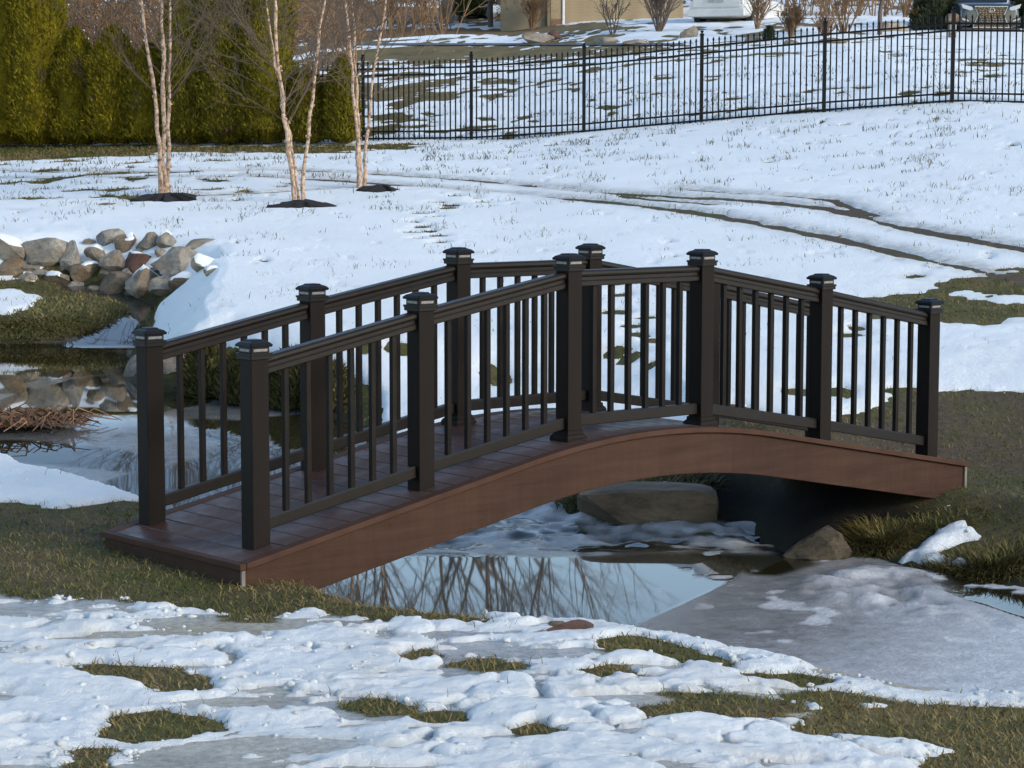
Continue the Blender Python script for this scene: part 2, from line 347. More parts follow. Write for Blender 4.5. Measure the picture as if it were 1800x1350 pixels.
STEPS = patch(*[(835, 351), (800, 346), (765, 358), (787, 367), (740, 376), (762, 383), (728, 392), (742, 400), (722, 410), (757, 408), (735, 421), (766, 416), (772, 428), (792, 362), (850, 357), (1085, 500), (1092, 520), (1082, 550), (1110, 575), (1118, 590), (1140, 560), (1146, 600), (1145, 642), (1080, 616), (865, 656), (880, 668), (1495, 590), (1505, 578), (1110, 630), (1590, 690), (1570, 715), (1320, 740), (705, 615), (640, 612), (1400, 690), (1470, 690), (270, 352), (420, 353)])
DRIFT = [patch((-200, 505), (30, 508), (72, 522), (60, 540), (20, 556), (-200, 562)), patch((1585, 985), (1625, 955), (1645, 938), (1690, 925), (1728, 942), (1690, 955), (1660, 972), (1690, 992), (1630, 998)), patch((1140, 872), (1160, 852), (1190, 856), (1210, 872), (1180, 878))]
DAMP = patch((560, 1062), (700, 1085), (830, 1100), (1000, 1150), (1050, 1200), (900, 1215), (700, 1190), (560, 1160), (400, 1130), (250, 1085), (330, 1062))

def snow_field(x, y, sd):
    """(thickness driver: above 0 there is snow, slush 0..1, mud 0..1, dirt 0..1)"""
    n1 = fbm(x, y, 1.3, 4, 1.0); n2 = 0.8 * fbm(x, y, 0.35, 4, 7.0) + 0.5 * fbm(x, y, 0.09, 3, 9.0) * (y < 20); yf = fence_y(x)
    fg = 1 - S(y, 11.3, 13.0); lawn0 = S(y, 16, 22)
    m = np.full(x.shape, 0.62); mud = np.zeros(x.shape); dirt = np.zeros(x.shape)
    hol = fbm(x * 0.75 + 0.35 * y, y * 1.25 - 0.4 * x, 0.24, 4, 14.0); m = m - fg * 1.7 * np.clip(hol - 0.06, 0, 1)
    ch = np.abs(fbm(x * 0.62 + 0.30 * y, y * 1.15 - 0.30 * x, 0.62, 4, 24.0)); ch2 = np.abs(fbm(x * 0.7 - 0.2 * y, y * 1.2 + 0.25 * x, 0.40, 3, 26.0)); m = m - fg * (0.62 * np.exp(-(ch / 0.048) ** 2) + 0.36 * np.exp(-(ch2 / 0.05) ** 2)) * S(n1, -0.45, 0.15)
    m = m - lawn0 * 1.6 * np.clip(fbm(x, y, 0.26, 3, 18.0) - 0.34, 0, 1)
    m = m - fg * (0.24 + 1.2 * np.clip(fbm(x * 0.7 + 0.45 * y, y * 1.5 - 0.5 * x, 0.62, 4, 11.0), -0.15, 1)) - 0.25 * fg * np.clip(n2, -.3, 1)
    lawn = S(y, 22, 30)
    m = m - lawn * (0.12 + 0.55 * np.clip(fbm(x, y, 0.9, 4, 3.0), -0.25, 1)) * (0.55 + 0.45 * S(-x, 2, 8))
    m = m - 1.1 * S(y, 30, 36) * S(-x, 1.5, 6) * np.clip(fbm(x, y, 0.7, 4, 43.0) + 0.08, 0, 1)
    m = m - 0.38 * S(y, yf - 7, yf - 1) * np.clip(0.55 + 0.8 * n1, 0, 1)
    beyond = S(y, yf - .2, yf + .5)
    b2 = 0.5 * fbm(x * 0.7, y * 0.75, 1.6, 3, 21.0) + 0.75 * fbm(x * 0.8, y * 0.6, 0.42, 3, 29.0)
    m = np.where(beyond > 0.5, 0.20 - 0.95 * np.clip(b2, -0.4, 1) + 0.10 * S(x, -2, 8) - 0.14 * S(-x, 0, 6) - 0.30 * S(y, 74, 84) * (0.5 + b2), m)
    w = 0.55 * n2 + 0.45 * n1; turf = np.zeros(x.shape)
    for P, e, mu in BARE:
        d = sdist_box(x, y, P, 4 * e + 0.3); d = d + (e + 0.05 * fg) * 1.7 * w - (1.9 * e * np.clip(b2 + 0.02, 0, 1) if e >= 1.5 else 0); turf = np.maximum(turf, S(d + 0.3 * e + 0.01 * fg, -e, 0))
        m = np.minimum(m, -(d + 0.3 * e + 0.01 * fg) / e * 0.5); mud = np.maximum(mud, mu * S(d, -2 * e, e))
    for P, hw in TRACKS:
        d = sdist_box(x, y, P, 1.5, False, 9.0); breakup = 0.10 * fbm(x, y, 1.5, 3, 31.0) + 0.08 * n2
        dd = d - 0.62 * hw - breakup * 1.25
        m = np.minimum(m, dd / 0.30); mud = np.maximum(mud, 1.0 * (1 - S(dd, 0.0, 0.2))); dirt = np.maximum(dirt, 0.75 * (1 - S(dd, 0.0, 0.45)))
    for i, (fx, fy) in enumerate(STEPS):
        k = (np.abs(x - fx) < 1.2) & (np.abs(y - fy) < 1.2)
        if k.any():
            d = np.hypot((x[k] - fx) / (0.10 + 0.03 * (i % 3)), (y[k] - fy) / (0.14 + 0.04 * (i % 2))) + 0.7 * n2[k]
            m[k] = np.minimum(m[k], (d - 0.85) * 0.5)
    bu = (x + 1.321) * 0.749 + (y - 11.629) * 0.6625; bv = -(x + 1.321) * 0.6625 + (y - 11.629) * 0.749
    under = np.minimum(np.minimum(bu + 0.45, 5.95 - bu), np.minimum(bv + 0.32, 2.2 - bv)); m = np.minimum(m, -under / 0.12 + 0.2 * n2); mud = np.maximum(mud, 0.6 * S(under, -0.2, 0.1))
    m = np.minimum(m, (-sd - 0.10 - 0.30 * (1 - S(x, -0.25, 0.15)) * (1 - S(y, 13.5, 14.5)) - 0.35 * S(x, 0.2, 0.8) * S(y, 14.2, 14.8) * (1 - S(y, 17, 18)) - 0.12 * S(x, 1.5, 2.6) - 0.25 * S(y, 24, 28) - 0.30 * S(y, 17.0, 18.0) * (1 - S(y, 22, 24)) * S(-x, 0.9, 1.3) + 0.10 * n2) / 0.12)
    for P in DRIFT: m = np.maximum(m, (sdist_box(x, y, P, 0.5) + 0.14 * n2 - 0.01) / 0.12)
    dm = sdist_box(x, y, DAMP, 1.2)
    dirt = np.maximum(dirt, 0.35 * S(dm + 0.25 * n2, -0.2, 0.3) * S(n2, -0.2, 0.4))
    dirt = np.maximum(dirt, fg * 0.25 * S(fbm(x, y, 0.5, 3, 41.0), 0.15, 0.5))
    slush = fg * (1 - S(turf, 0.2, 0.8)) * (sd < -0.2)
    return m, slush, mud, dirt, turf

def relief(x, y, mm):
    fg = 1 - S(y, 14.5, 16.5)
    r = 0.024 * fbm(x * 0.75 + 0.45 * y, y * 1.5 - 0.45 * x, 0.55, 5, 61.0) + 0.012 * fbm(x * 0.85 + 0.3 * y, y * 1.2 - 0.3 * x, 0.17, 4, 71.0)
    tr = S(x, 2.0, 3.5) * S(y, 15, 17) * (1 - S(y, 21, 25))
    lump = 0.012 * np.abs(fbm(x, y, 0.16, 3, 81.0)) * (0.4 + S(fbm(x, y, 0.7, 2, 91.0), -0.2, 0.4))
    fine = 0.007 * fbm(x, y, 0.055, 3, 75.0) * (1 - S(y, 11.5, 14))
    return fine + r * (0.30 + 0.9 * fg + 0.9 * tr) + lump * fg + 0.02 * fbm(x, y, 1.1, 3, 5.5) * (0.3 + 0.7 * S(y, 25, 50))

def grid_axes(px_row, da):
    ys = [6.2]
    while ys[-1] < 130:
        y = ys[-1]; ys.append(y + min(y * y / (2281 * 2.15) * px_row, 0.11 * px_row if y < 52 else 0.22 * px_row if y < 90 else 0.8))
    ys = np.array([-60, -30, -15, -6, -1, 2, 4, 5.2] + ys + [140, 160, 200, 260, 400, 700])
    t = np.arange(-0.275, 0.2751, da); o = np.array([0.29, 0.31, 0.34, 0.38, 0.44, 0.55, 0.75, 1.1, 1.8, 3.0])
    t = np.concatenate([-o[::-1], t, o])
    X = t[None, :] * np.maximum(ys, 6.2)[:, None]; Y = np.broadcast_to(ys[:, None], X.shape)
    return X, Y
def quads(nr, nc):
    i = np.arange(nr - 1)[:, None] * nc; j = np.arange(nc - 1)[None, :]
    return np.stack([i + j, i + j + 1, i + nc + j + 1, i + nc + j], -1).reshape(-1, 4)

# ground sheet
X, Y = grid_axes(2.3, 0.0021); shp = X.shape; x = X.ravel(); y = Y.ravel()
sd = shore(x, y); Z = ground(x, y, sd); m_, slush_, mud_, dirt_, turf_ = snow_field(x, y, sd)
n = fbm(x, y, 0.25, 4, 13.0)[:, None]; n2 = fbm(x, y, 1.2, 3, 15.0)[:, None]
green = np.array([0.056, 0.060, 0.014]); straw = np.array([0.14, 0.105, 0.042]); soil = np.array([0.075, 0.054, 0.032]); slc = np.array([0.36, 0.375, 0.375])
col = green + (straw - green) * np.clip(0.35 + 0.9 * n + 0.4 * n2, 0, 1)
col = col + (soil - col) * np.clip(mud_[:, None] * (1.0 + 0.9 * n + 1.2 * n2), 0, 1)
n3 = fbm(x, y, 0.4, 3, 16.0)[:, None]; col = col + (np.array([0.15, 0.115, 0.05]) * (1 + 0.6 * n3) - col) * (0.8 * S(y, 48, 56))[:, None]; leafy = (S(y, 76, 90) * 0.85)[:, None]; col = col + (np.array([0.17, 0.105, 0.052]) * (1 + 0.5 * n3) - col) * leafy
col = col + (slc * (1 + 0.35 * n) * (1 + np.array([0.05, -0.05, -0.22]) * np.clip(0.4 + 2.0 * n2, 0, 1.6)) - col) * np.clip(slush_ * 0.9, 0, 1)[:, None]
bu_ = (x + 1.321) * 0.749 + (y - 11.629) * 0.6625; bv_ = -(x + 1.321) * 0.6625 + (y - 11.629) * 0.749; bridge_shade = (S(bu_, 1.6, 2.2) * (1 - S(bu_, 5.0, 5.6)) * S(bv_, -0.5, -0.1) * (1 - S(bv_, 1.6, 2.2)))[:, None]; col = col + (np.array([0.004, 0.0034, 0.0027]) - col) * bridge_shade  # bank soil blackened under the bridge: its shade painted into the colour
bed = S(sd, -0.25, 0.05)[:, None]; col = col + (np.array([0.030, 0.026, 0.014]) * (1 + .5 * n) - col) * bed
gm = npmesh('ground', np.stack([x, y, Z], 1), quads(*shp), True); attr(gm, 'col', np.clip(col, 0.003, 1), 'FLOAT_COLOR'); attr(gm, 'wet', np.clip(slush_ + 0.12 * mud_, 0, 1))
def ground_mat():
    m, t, b = nt('earth_and_turf'); a = t.nodes.new('ShaderNodeAttribute'); a.attribute_name = 'col'; wt = t.nodes.new('ShaderNodeAttribute'); wt.attribute_name = 'wet'
    v = coord(t); nn = noise(t, v, 22, 6, 0.7); vv = ramp(t, nn, [(0.3, (0.6,) * 3), (0.7, (1.4,) * 3)])
    t.links.new(mixc(t, 1.0, a.outputs['Color'], vv, 'MULTIPLY'), b.inputs['Base Color'])
    r = node(t, 'ShaderNodeMapRange'); r.inputs[3].default_value = 0.9; r.inputs[4].default_value = 0.22; t.links.new(wt.outputs['Fac'], r.inputs[0]); t.links.new(r.outputs[0], b.inputs['Roughness'])
    b.inputs['Specular IOR Level'].default_value = 0.2; bumpn(t, b, noise(t, v, 60, 4, 0.7), 0.7, 0.014); return m
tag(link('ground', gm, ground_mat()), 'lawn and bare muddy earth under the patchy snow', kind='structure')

# snow sheet: a real layer that thins out and dives under the turf at its edges
X, Y = grid_axes(1.2, 0.00115); shp = X.shape; x = X.ravel(); y = Y.ravel()
sd = shore(x, y); G = ground(x, y, sd); m_, slush_, mud_, dirt_, turf_ = snow_field(x, y, sd)
hmax = 0.050 - 0.012 * (1 - S(y, 12, 14))
T = np.where(m_ > 0, hmax * (1 - np.exp(-2.4 * np.maximum(m_, 0))), 0.16 * m_)
Zs = G + T + relief(x, y, m_) * S(m_, 0.0, 0.35) + np.where(m_ > 0, 0, -0.002)
SN = dict(x=x, y=y, G=G, m=m_, slush=slush_, mud=mud_, sd=sd, Zs=Zs, shp=shp, turf=turf_)
F = quads(*shp); keep = (m_[F] > -0.25).any(1); F = F[keep]
used = np.zeros(len(x), bool); used[F.ravel()] = True; idx = np.cumsum(used) - 1
sm = npmesh('snow', np.stack([x, y, Zs], 1)[used], idx[F], True)
attr(sm, 'dirt', np.clip(dirt_ + 0.45 * (1 - S(m_, 0.02, 0.30)) * (0.4 + 0.6 * S(fbm(x, y, 0.6, 2, 8.8), -0.3, 0.3)), 0, 1)[used])
def snow_mat():
    m, t, b = nt('old_snow'); a = t.nodes.new('ShaderNodeAttribute'); a.attribute_name = 'dirt'; v = coord(t)
    d = t.nodes.new('ShaderNodeMath'); d.operation = 'MULTIPLY'; t.links.new(a.outputs['Fac'], d.inputs[0])
    t.links.new(ramp(t, noise(t, v, 9, 6, 0.7), [(0.35, (0.2,) * 3), (0.65, (1,) * 3)]), d.inputs[1])
    clean = ramp(t, noise(t, v, 0.7, 4), [(0.35, (0.80, 0.83, 0.81)), (0.65, (0.86, 0.885, 0.865))])
    t.links.new(mixc(t, d.outputs[0], clean, (0.36, 0.33, 0.28)), b.inputs['Base Color'])
    b.inputs['Roughness'].default_value = 0.62; b.inputs['Specular IOR Level'].default_value = 0.3
    bumpn(t, b, noise(t, v, 20, 9, 0.78), 1.0, 0.028); return m
tag(link('snow', sm, snow_mat()), 'thin melting snow cover over the lawn and banks', 'snow', kind='stuff')

# pond sheet: one continuous surface, clear as water where it mirrors, frosted where it is old ice
def wpoly(*pts): return np.array([on_water(*p) for p in pts])
xa = np.arange(-9.0, 7.0, 0.022); rows = [9.6]
while rows[-1] < 29.6: rows.append(rows[-1] + max(0.022, rows[-1] ** 2 / (2281 * 2.4) * 1.1))
ya = np.array(rows); X, Y = np.meshgrid(xa, ya); shp = X.shape; x = X.ravel(); y = Y.ravel(); sd = sdist_box(x, y, SHORE, 1.0)
n1 = fbm(x, y, 0.8, 4, 2.5); n2 = fbm(x, y, 0.2, 4, 8.5)
frost = np.full(x.shape, 0.42)
right = 1 - S(y + 0.08 * (1 - S(x, 0.45, 0.95)) + 0.12 * n1, 14.4, 14.9)
fr = 0.36 + 0.45 * S(x * 0.9 - (y - 10.5) * 0.55, 0.2, 2.0) + 0.12 * n1
clear = sdist(x, y, wpoly((480, 1060), (500, 985), (650, 955), (800, 938), (1000, 936), (1090, 938), (1200, 962), (1312, 1000), (1290, 1022), (1130, 1096), (1110, 1130), (700, 1130))) + 0.03 * n1
fr = fr + (0.045 - fr) * S(clear, -0.015, 0.03)
dark = sdist(x, y, wpoly((1060, 925), (1300, 900), (1370, 940), (1440, 992), (1375, 1014), (1318, 1012), (1200, 974), (1105, 958))) + 0.06 * n1
fr = fr * (1 - S(dark, -0.04, 0.06))
dark2 = sdist(x, y, wpoly((1630, 1012), (1665, 1045), (1700, 1058), (1800, 1092), (1900, 1130), (1900, 1020))) + 0.08 * n1
fr = fr * (1 - S(dark2, -0.02, 0.03))
mound = sdist(x, y, wpoly((1400, 1020), (1450, 1005), (1520, 1000), (1600, 1012), (1640, 1040), (1700, 1075), (1780, 1100), (1680, 1092), (1560, 1078), (1450, 1058))); mh = S(mound + 0.12 * n1, -0.25, 0.18)
fr = np.maximum(fr, mh * (0.58 + 0.35 * n2))
fr = np.maximum(fr, right * 0.8 * S(fbm(x, y, 0.22, 2, 17.0), 0.46, 0.60) * S(x, 0.7, 1.3))
rif = S(y + 0.08 * (1 - S(x, 0.45, 0.95)), 14.5, 15.2) * (1 - S(y, 16.6, 17.4)) * (1 - S(-x, 0.9, 1.4))
frr = 0.34 + 0.9 * n2 + 0.4 * n1 - 0.9 * S(fbm(x * .6, y, 0.4, 3, 19.0), 0.10, 0.3)
left = np.maximum(S(y, 16.4, 17.4), S(-x, 0.9, 1.4))
hole = fbm(x * 0.55, y * 0.40, 1.0, 3, 23.0)
pat = np.maximum.reduce([sdist(x, y, P) for P in (
    wpoly((-140, 640), (-20, 605), (100, 600), (185, 598), (188, 618), (140, 622), (118, 640), (130, 656), (100, 665), (40, 640), (-140, 660)),
    wpoly((-140, 660), (60, 640), (128, 634), (120, 648), (70, 665), (40, 676), (60, 690), (0, 692), (-140, 690)),
    wpoly((90, 678), (128, 667), (162, 673), (120, 688)), wpoly((-100, 712), (40, 712), (140, 715), (205, 728), (180, 745), (60, 748), (-100, 745)),
    wpoly((330, 735), (420, 740), (520, 760), (560, 790), (420, 790), (340, 770)), wpoly((-100, 770), (60, 775), (200, 790), (300, 810), (240, 830), (60, 815), (-100, 800)))]) + 0.10 * n1
frl = 0.15 + 0.06 * n1 + 0.07 * S(x, -3.0, -1.8) * S(y, 18, 19) * (0.6 + n1)
frl = frl * (1 - S(pat, -0.03, 0.03)) * (1 - S(hole, 0.05, 0.10)); frl = frl * (1 - 0.8 * S(y, 26.0, 27.0) * S(n1 + 0.3, 0, 0.2))
frost = fr * right + (1 - right) * (frl * left + np.clip(frr, 0, 1) * (1 - left)); frost = np.clip(frost, 0, 1)
zi = water_level(y) + 0.036 * mh * (0.6 + 1.4 * n2) + rif * (0.06 * fbm(x, y, 0.35, 4, 27.0) + 0.03 * n2) + 0.004 * S(frost, 0.2, 0.5) * right
F = quads(*shp); keep = (sd[F] > -0.45).any(1); F = F[keep]; used = np.zeros(len(x), bool); used[F.ravel()] = True; idx = np.cumsum(used) - 1
pm = npmesh('pond', np.stack([x, y, zi], 1)[used], idx[F], True); attr(pm, 'frost', frost[used])
def pond_mat():
    m, t, b = nt('pond_water_and_ice'); a = t.nodes.new('ShaderNodeAttribute'); a.attribute_name = 'frost'; v = coord(t)
    fn = mixc(t, 1.0, a.outputs['Color'], ramp(t, noise(t, v, 7, 6, 0.7), [(0.3, (0.70,) * 3), (0.7, (1.25,) * 3)]), 'MULTIPLY')
    t.links.new(mixc(t, fn, (0.020, 0.017, 0.008), (0.63, 0.63, 0.62)), b.inputs['Base Color'])
    r = node(t, 'ShaderNodeMapRange'); r.inputs[1].default_value = 0.08; r.inputs[2].default_value = 0.6; r.inputs[3].default_value = 0.022; r.inputs[4].default_value = 0.42
    t.links.new(fn, r.inputs[0]); t.links.new(r.outputs[0], b.inputs['Roughness']); b.inputs['IOR'].default_value = 1.333
    bn = t.nodes.new('ShaderNodeBump'); bn.inputs['Distance'].default_value = 0.012; r2 = node(t, 'ShaderNodeMapRange'); r2.inputs[1].default_value = 0.12; r2.inputs[2].default_value = 0.7; t.links.new(fn, r2.inputs[0]); t.links.new(noise(t, v, 24, 5, 0.65), bn.inputs['Height']); t.links.new(r2.outputs[0], bn.inputs['Strength']); t.links.new(bn.outputs[0], b.inputs['Normal'])
    return m
tag(link('pond', pm, pond_mat()), 'half frozen pond, clear and mirroring in places and frosted grey elsewhere', kind='structure')

# ------------------------------------------------------------------ the footbridge
def zd(u):
    t = abs(u - 2.74); g = 0.0915 * t * t if t < 1 else 0.0915 + (t - 1) * 0.183
    return 0.399 - g - 0.006 * u
U0, U1, V0, V1, BW, PS = -0.215, 5.645, -0.20, 1.085, 0.984, 1.1
bridge = empty('footbridge', (-1.321, 11.629, 0.0), math.radians(41.49))
tag(bridge, 'arched composite footbridge with dark brown railings over the pond', 'footbridge')
us = np.concatenate([np.linspace(U0, 1.5, 16), np.linspace(1.6, 3.9, 30), np.linspace(4.0, U1, 16)])
def strip(name, v0, v1, top, depth, mat, ua=us):
    rings = [[(u, v0, zd(u) + top - depth), (u, v1, zd(u) + top - depth), (u, v1, zd(u) + top), (u, v0, zd(u) + top)] for u in ua]
    me = loft(name, rings); o = link(name, me, mat, bridge); bv = o.modifiers.new('bevel', 'BEVEL'); bv.width = 0.004; bv.segments = 2; bv.limit_method = 'ANGLE'; bv.angle_limit = 1.0
    return o
for va, vb in ((V0, V0 + 0.022), (V1 - 0.022, V1)):
    strip('fascia_board', va, vb, -0.030, 0.245, M['fascia'])
strip('joist', 0.47, 0.51, -0.032, 0.20, M['fascia']); strip('joist', 0.0, 0.04, -0.032, 0.20, M['fascia']); strip('joist', 0.94, 0.98, -0.032, 0.20, M['fascia'])
strip('edge_trim', V0 - 0.026, V0 + 0.048, 0.004, 0.032, M['trim']); strip('edge_trim', V1 - 0.048, V1 + 0.026, 0.004, 0.032, M['trim'])
bw = 0.140; nb = int((U1 - U0) / 0.1463); board = box_mesh('deck_board', -bw / 2, bw / 2, V0 + 0.051, V1 - 0.051, -0.027, 0.0, 0.004)
for i in range(nb + 1):
    u = U0 + 0.074 + i * (U1 - U0 - 0.148) / nb
    o = link('deck_board', board, M['deck'], bridge, (u, 0, zd(u))); o.rotation_euler = (0, -math.atan((zd(u + .01) - zd(u - .01)) / .02), 0)
for u, s in ((U0, -1), (U1, 1)):
    a, b = (u - 0.024, u - 0.002) if s < 0 else (u + 0.002, u + 0.024)
    link('end_riser', box_mesh('end_riser', a, b, V0 + 0.002, V1 - 0.002, zd(u) - 0.285, zd(u) - 0.033, 0.003), M['fascia'], bridge)
    link('end_trim', box_mesh('end_trim', u - 0.04 if s < 0 else u + 0.001, u - 0.001 if s < 0 else u + 0.04, V0 - 0.024, V1 + 0.024, zd(u) - 0.030, zd(u) + 0.002, 0.004), M['trim'], bridge)
    link('board_edge', box_mesh('board_edge', a, b, V0 - 0.014, V0 - 0.001, zd(u) - 0.275, zd(u) - 0.034, 0.001), M['concrete_edge'], bridge)
pw = 0.0535; post_me = box_mesh('post', -pw, pw, -pw, pw, -0.035, 0.99, 0.004)
def sq(h, z): return [(-h, -h, z), (h, -h, z), (h, h, z), (-h, h, z)]
def octo(h, c, z): return [(-h, -h + c, z), (-h + c, -h, z), (h - c, -h, z), (h, -h + c, z), (h, h - c, z), (h - c, h, z), (-h + c, h, z), (-h, h - c, z)]
cap_me = loft('post_cap', [octo(h, .006, z) for h, z in ((.060, .972), (.066, .974), (.066, .992), (.070, .994), (.070, 1.004), (.058, 1.005), (.058, 1.034), (.070, 1.036), (.072, 1.046), (.060, 1.058), (.040, 1.066), (.034, 1.072))])
lens_me = box_mesh('cap_light', -.044, .044, -.0605, -.057, 1.012, 1.027, .002)
skirt_me = loft('post_skirt', [sq(h, z) for h, z in ((.077, -.02), (.077, .012), (.070, .026), (.061, .034), (.060, .052), (.0545, .054))])
hw = 0.0150; bal_me = box_mesh('baluster', -hw, hw, -hw, hw, 0.125, 0.895, 0.003)
def rail_me(name, prof, ua, za, ub, zb): return loft(name, [[(ua, v, za + h) for v, h in prof], [(ub, v, zb + h) for v, h in prof]])
half = [(.030, .882), (.032, .886), (.032, .908), (.025, .916), (.025, .934), (.034, .940), (.037, .950), (.036, .964), (.028, .974)]
TOP = half + [(-a, h) for a, h in half[::-1]]
hb = [(.024, .072), (.026, .076), (.026, .128), (.020, .138)]; BOT = hb + [(-a, h) for a, h in hb[::-1]]
for v in (0.0, BW):
    for i in range(6):
        u = i * PS; z = zd(u)
        p = link('post', post_me, M['post'], bridge, (u, v, z))
        link('post_cap', cap_me, M['cap'], p)
        for k in range(4):
            l = link('cap_light', lens_me, M['lens'], p); l.rotation_euler = (0, 0, k * math.pi / 2)
        if i in (2, 3): link('post_skirt', skirt_me, M['post'], p)
        if i < 5:
            ua, ub = u + pw - 0.004, u + PS - pw + 0.004; sl_ = (zd(u + PS) - z) / PS; za, zb = z + sl_ * (ua - u), z + sl_ * (ub - u)
            sec = empty('railing_section', (0, v, 0)); sec.parent = bridge
            link('top_rail', rail_me('top_rail', TOP, ua, za, ub, zb), M['rail'], sec); link('bottom_rail', rail_me('bottom_rail', BOT, ua, za, ub, zb), M['rail'], sec)
            for k in range(6):
                uu = ua + (ub - ua) * (k + 1) / 7 - (ub - ua) * 0.0
                link('baluster', bal_me, M['baluster'], sec, (uu, 0, z + sl_ * (uu - u)))

# ------------------------------------------------------------------ the metal fence
fence = empty('metal_fence', (-0.83, 46.5, gz(-0.83, 46.5))); F0 = Vector(fence.location)
tag(fence, 'black metal picket fence crossing the snowy lawn behind the birches', 'fence')
fp_me = loft('fence_post', [sq(h, z) for h, z in ((.034, -.25), (.034, 1.70), (.042, 1.705), (.042, 1.725), (.020, 1.735), (.012, 1.742), (.024, 1.752), (.032, 1.768), (.024, 1.784), (.008, 1.790))])
pk_me = loft('picket', [sq(h, z) for h, z in ((.0115, -.02), (.0115, 1.58), (.017, 1.585), (.017, 1.60), (.004, 1.645))])
fx = [-0.83 + 2.25 * k for k in range(-6, 7)]; fz = [gz(a, fence_y(a)) for a in fx]
for k, a in enumerate(fx):
    P = Vector((a, fence_y(a), fz[k])) - F0; link('fence_post', fp_me, M['steel'], fence, P)
    if k == len(fx) - 1: break
    b = fx[k + 1]; Q = Vector((b, fence_y(b), fz[k + 1])) - F0; d = Q - P; rz = math.atan2(d.y, d.x)
    for h in (1.48, 1.35, 0.20, 0.06):
        r = link('fence_rail', rail_me('fence_rail', [(-.018, h - .017), (.018, h - .017), (.018, h + .017), (-.018, h + .017)], 0, 0, math.hypot(d.x, d.y), d.z), M['steel'], fence, P); r.rotation_euler = (0, 0, rz)
    for j in range(1, 21):
        o = link('picket', pk_me, M['steel'], fence, P + d * (j / 21)); o.rotation_euler = (0, 0, rz)

# ------------------------------------------------------------------ stones
def rock_mesh(seed, sx, sy, sz, cuts=15, sub=3, rough=0.06, boxy=1.0):
    r = np.random.default_rng(seed); bm = bmesh.new(); bmesh.ops.create_icosphere(bm, subdivisions=sub, radius=1.0)
    V = np.array([v.co for v in bm.verts]); V = np.sign(V) * np.abs(V) ** boxy
    for _ in range(cuts):
        nrm = r.normal(size=3); nrm /= np.linalg.norm(nrm); h = r.uniform(0.42, 0.82); d = V @ nrm; V = V - np.maximum(d - h, 0)[:, None] * nrm
    ph = r.uniform(0, 50); V = V * (1 + rough * fbm(V[:, 0] + V[:, 2] * .7 + ph, V[:, 1] - V[:, 2] * .6 + ph, 0.7, 3)[:, None] * 1.6)
    V = V / (np.abs(V).max(0) + 1e-6) * np.array([sx, sy, sz]) / 2
    for v, c in zip(bm.verts, V): v.co = c
    me = bm_mesh('stone', bm); 
    return me
def rock(px, py, wpx, hpx, mat, label, seed, depth=0.8, group=None, cuts=10, boxy=1.0, name='boulder', sink=0.30, lift=0):
    b = on_ground(px, py + hpx * 0.32) if not lift else on_ground(px, lift)
    sc_ = b.y / FPX; sx, sz = wpx * sc_ * 1.10, hpx * sc_ * 1.26; sy = max(sx, sz) * depth
    me = rock_mesh(seed, sx, sy, sz, cuts, boxy=boxy)
    o = link(name, me, M[mat], None, (b.x, b.y + sy * 0.18, ZC + ray(px, py)[1] * b.y - sz * 0.02)); o.rotation_euler = (0, 0, random.uniform(-.15, .15))
    tag(o, label, 'boulder', group)
    if seed % 2 == 0 and (seed < 124):
        bm = bmesh.new(); bm.from_mesh(me); bm.normal_update(); cut = random.uniform(-.25, .25) * sx
        bmesh.ops.delete(bm, geom=[f for f in bm.faces if f.normal.z < 0.62 or (f.calc_center_median().x - cut) * (1 if seed % 4 else -1) > 0.12 * sx], context='FACES')
        if len(bm.faces) > 6:
            bmesh.ops.delete(bm, geom=[v for v in bm.verts if not v.link_faces], context='VERTS')
            for v in bm.verts: v.co.z += (-0.004 if v.is_boundary else 0.022) + 0.004 * random.random()
            link('snow_cap', bm_mesh('snow_cap', bm, True), bpy.data.materials['old_snow'], o)['kind'] = 'stuff'
        else: bm.free()
    return o
GR = 'boulders piled on the stream bank'
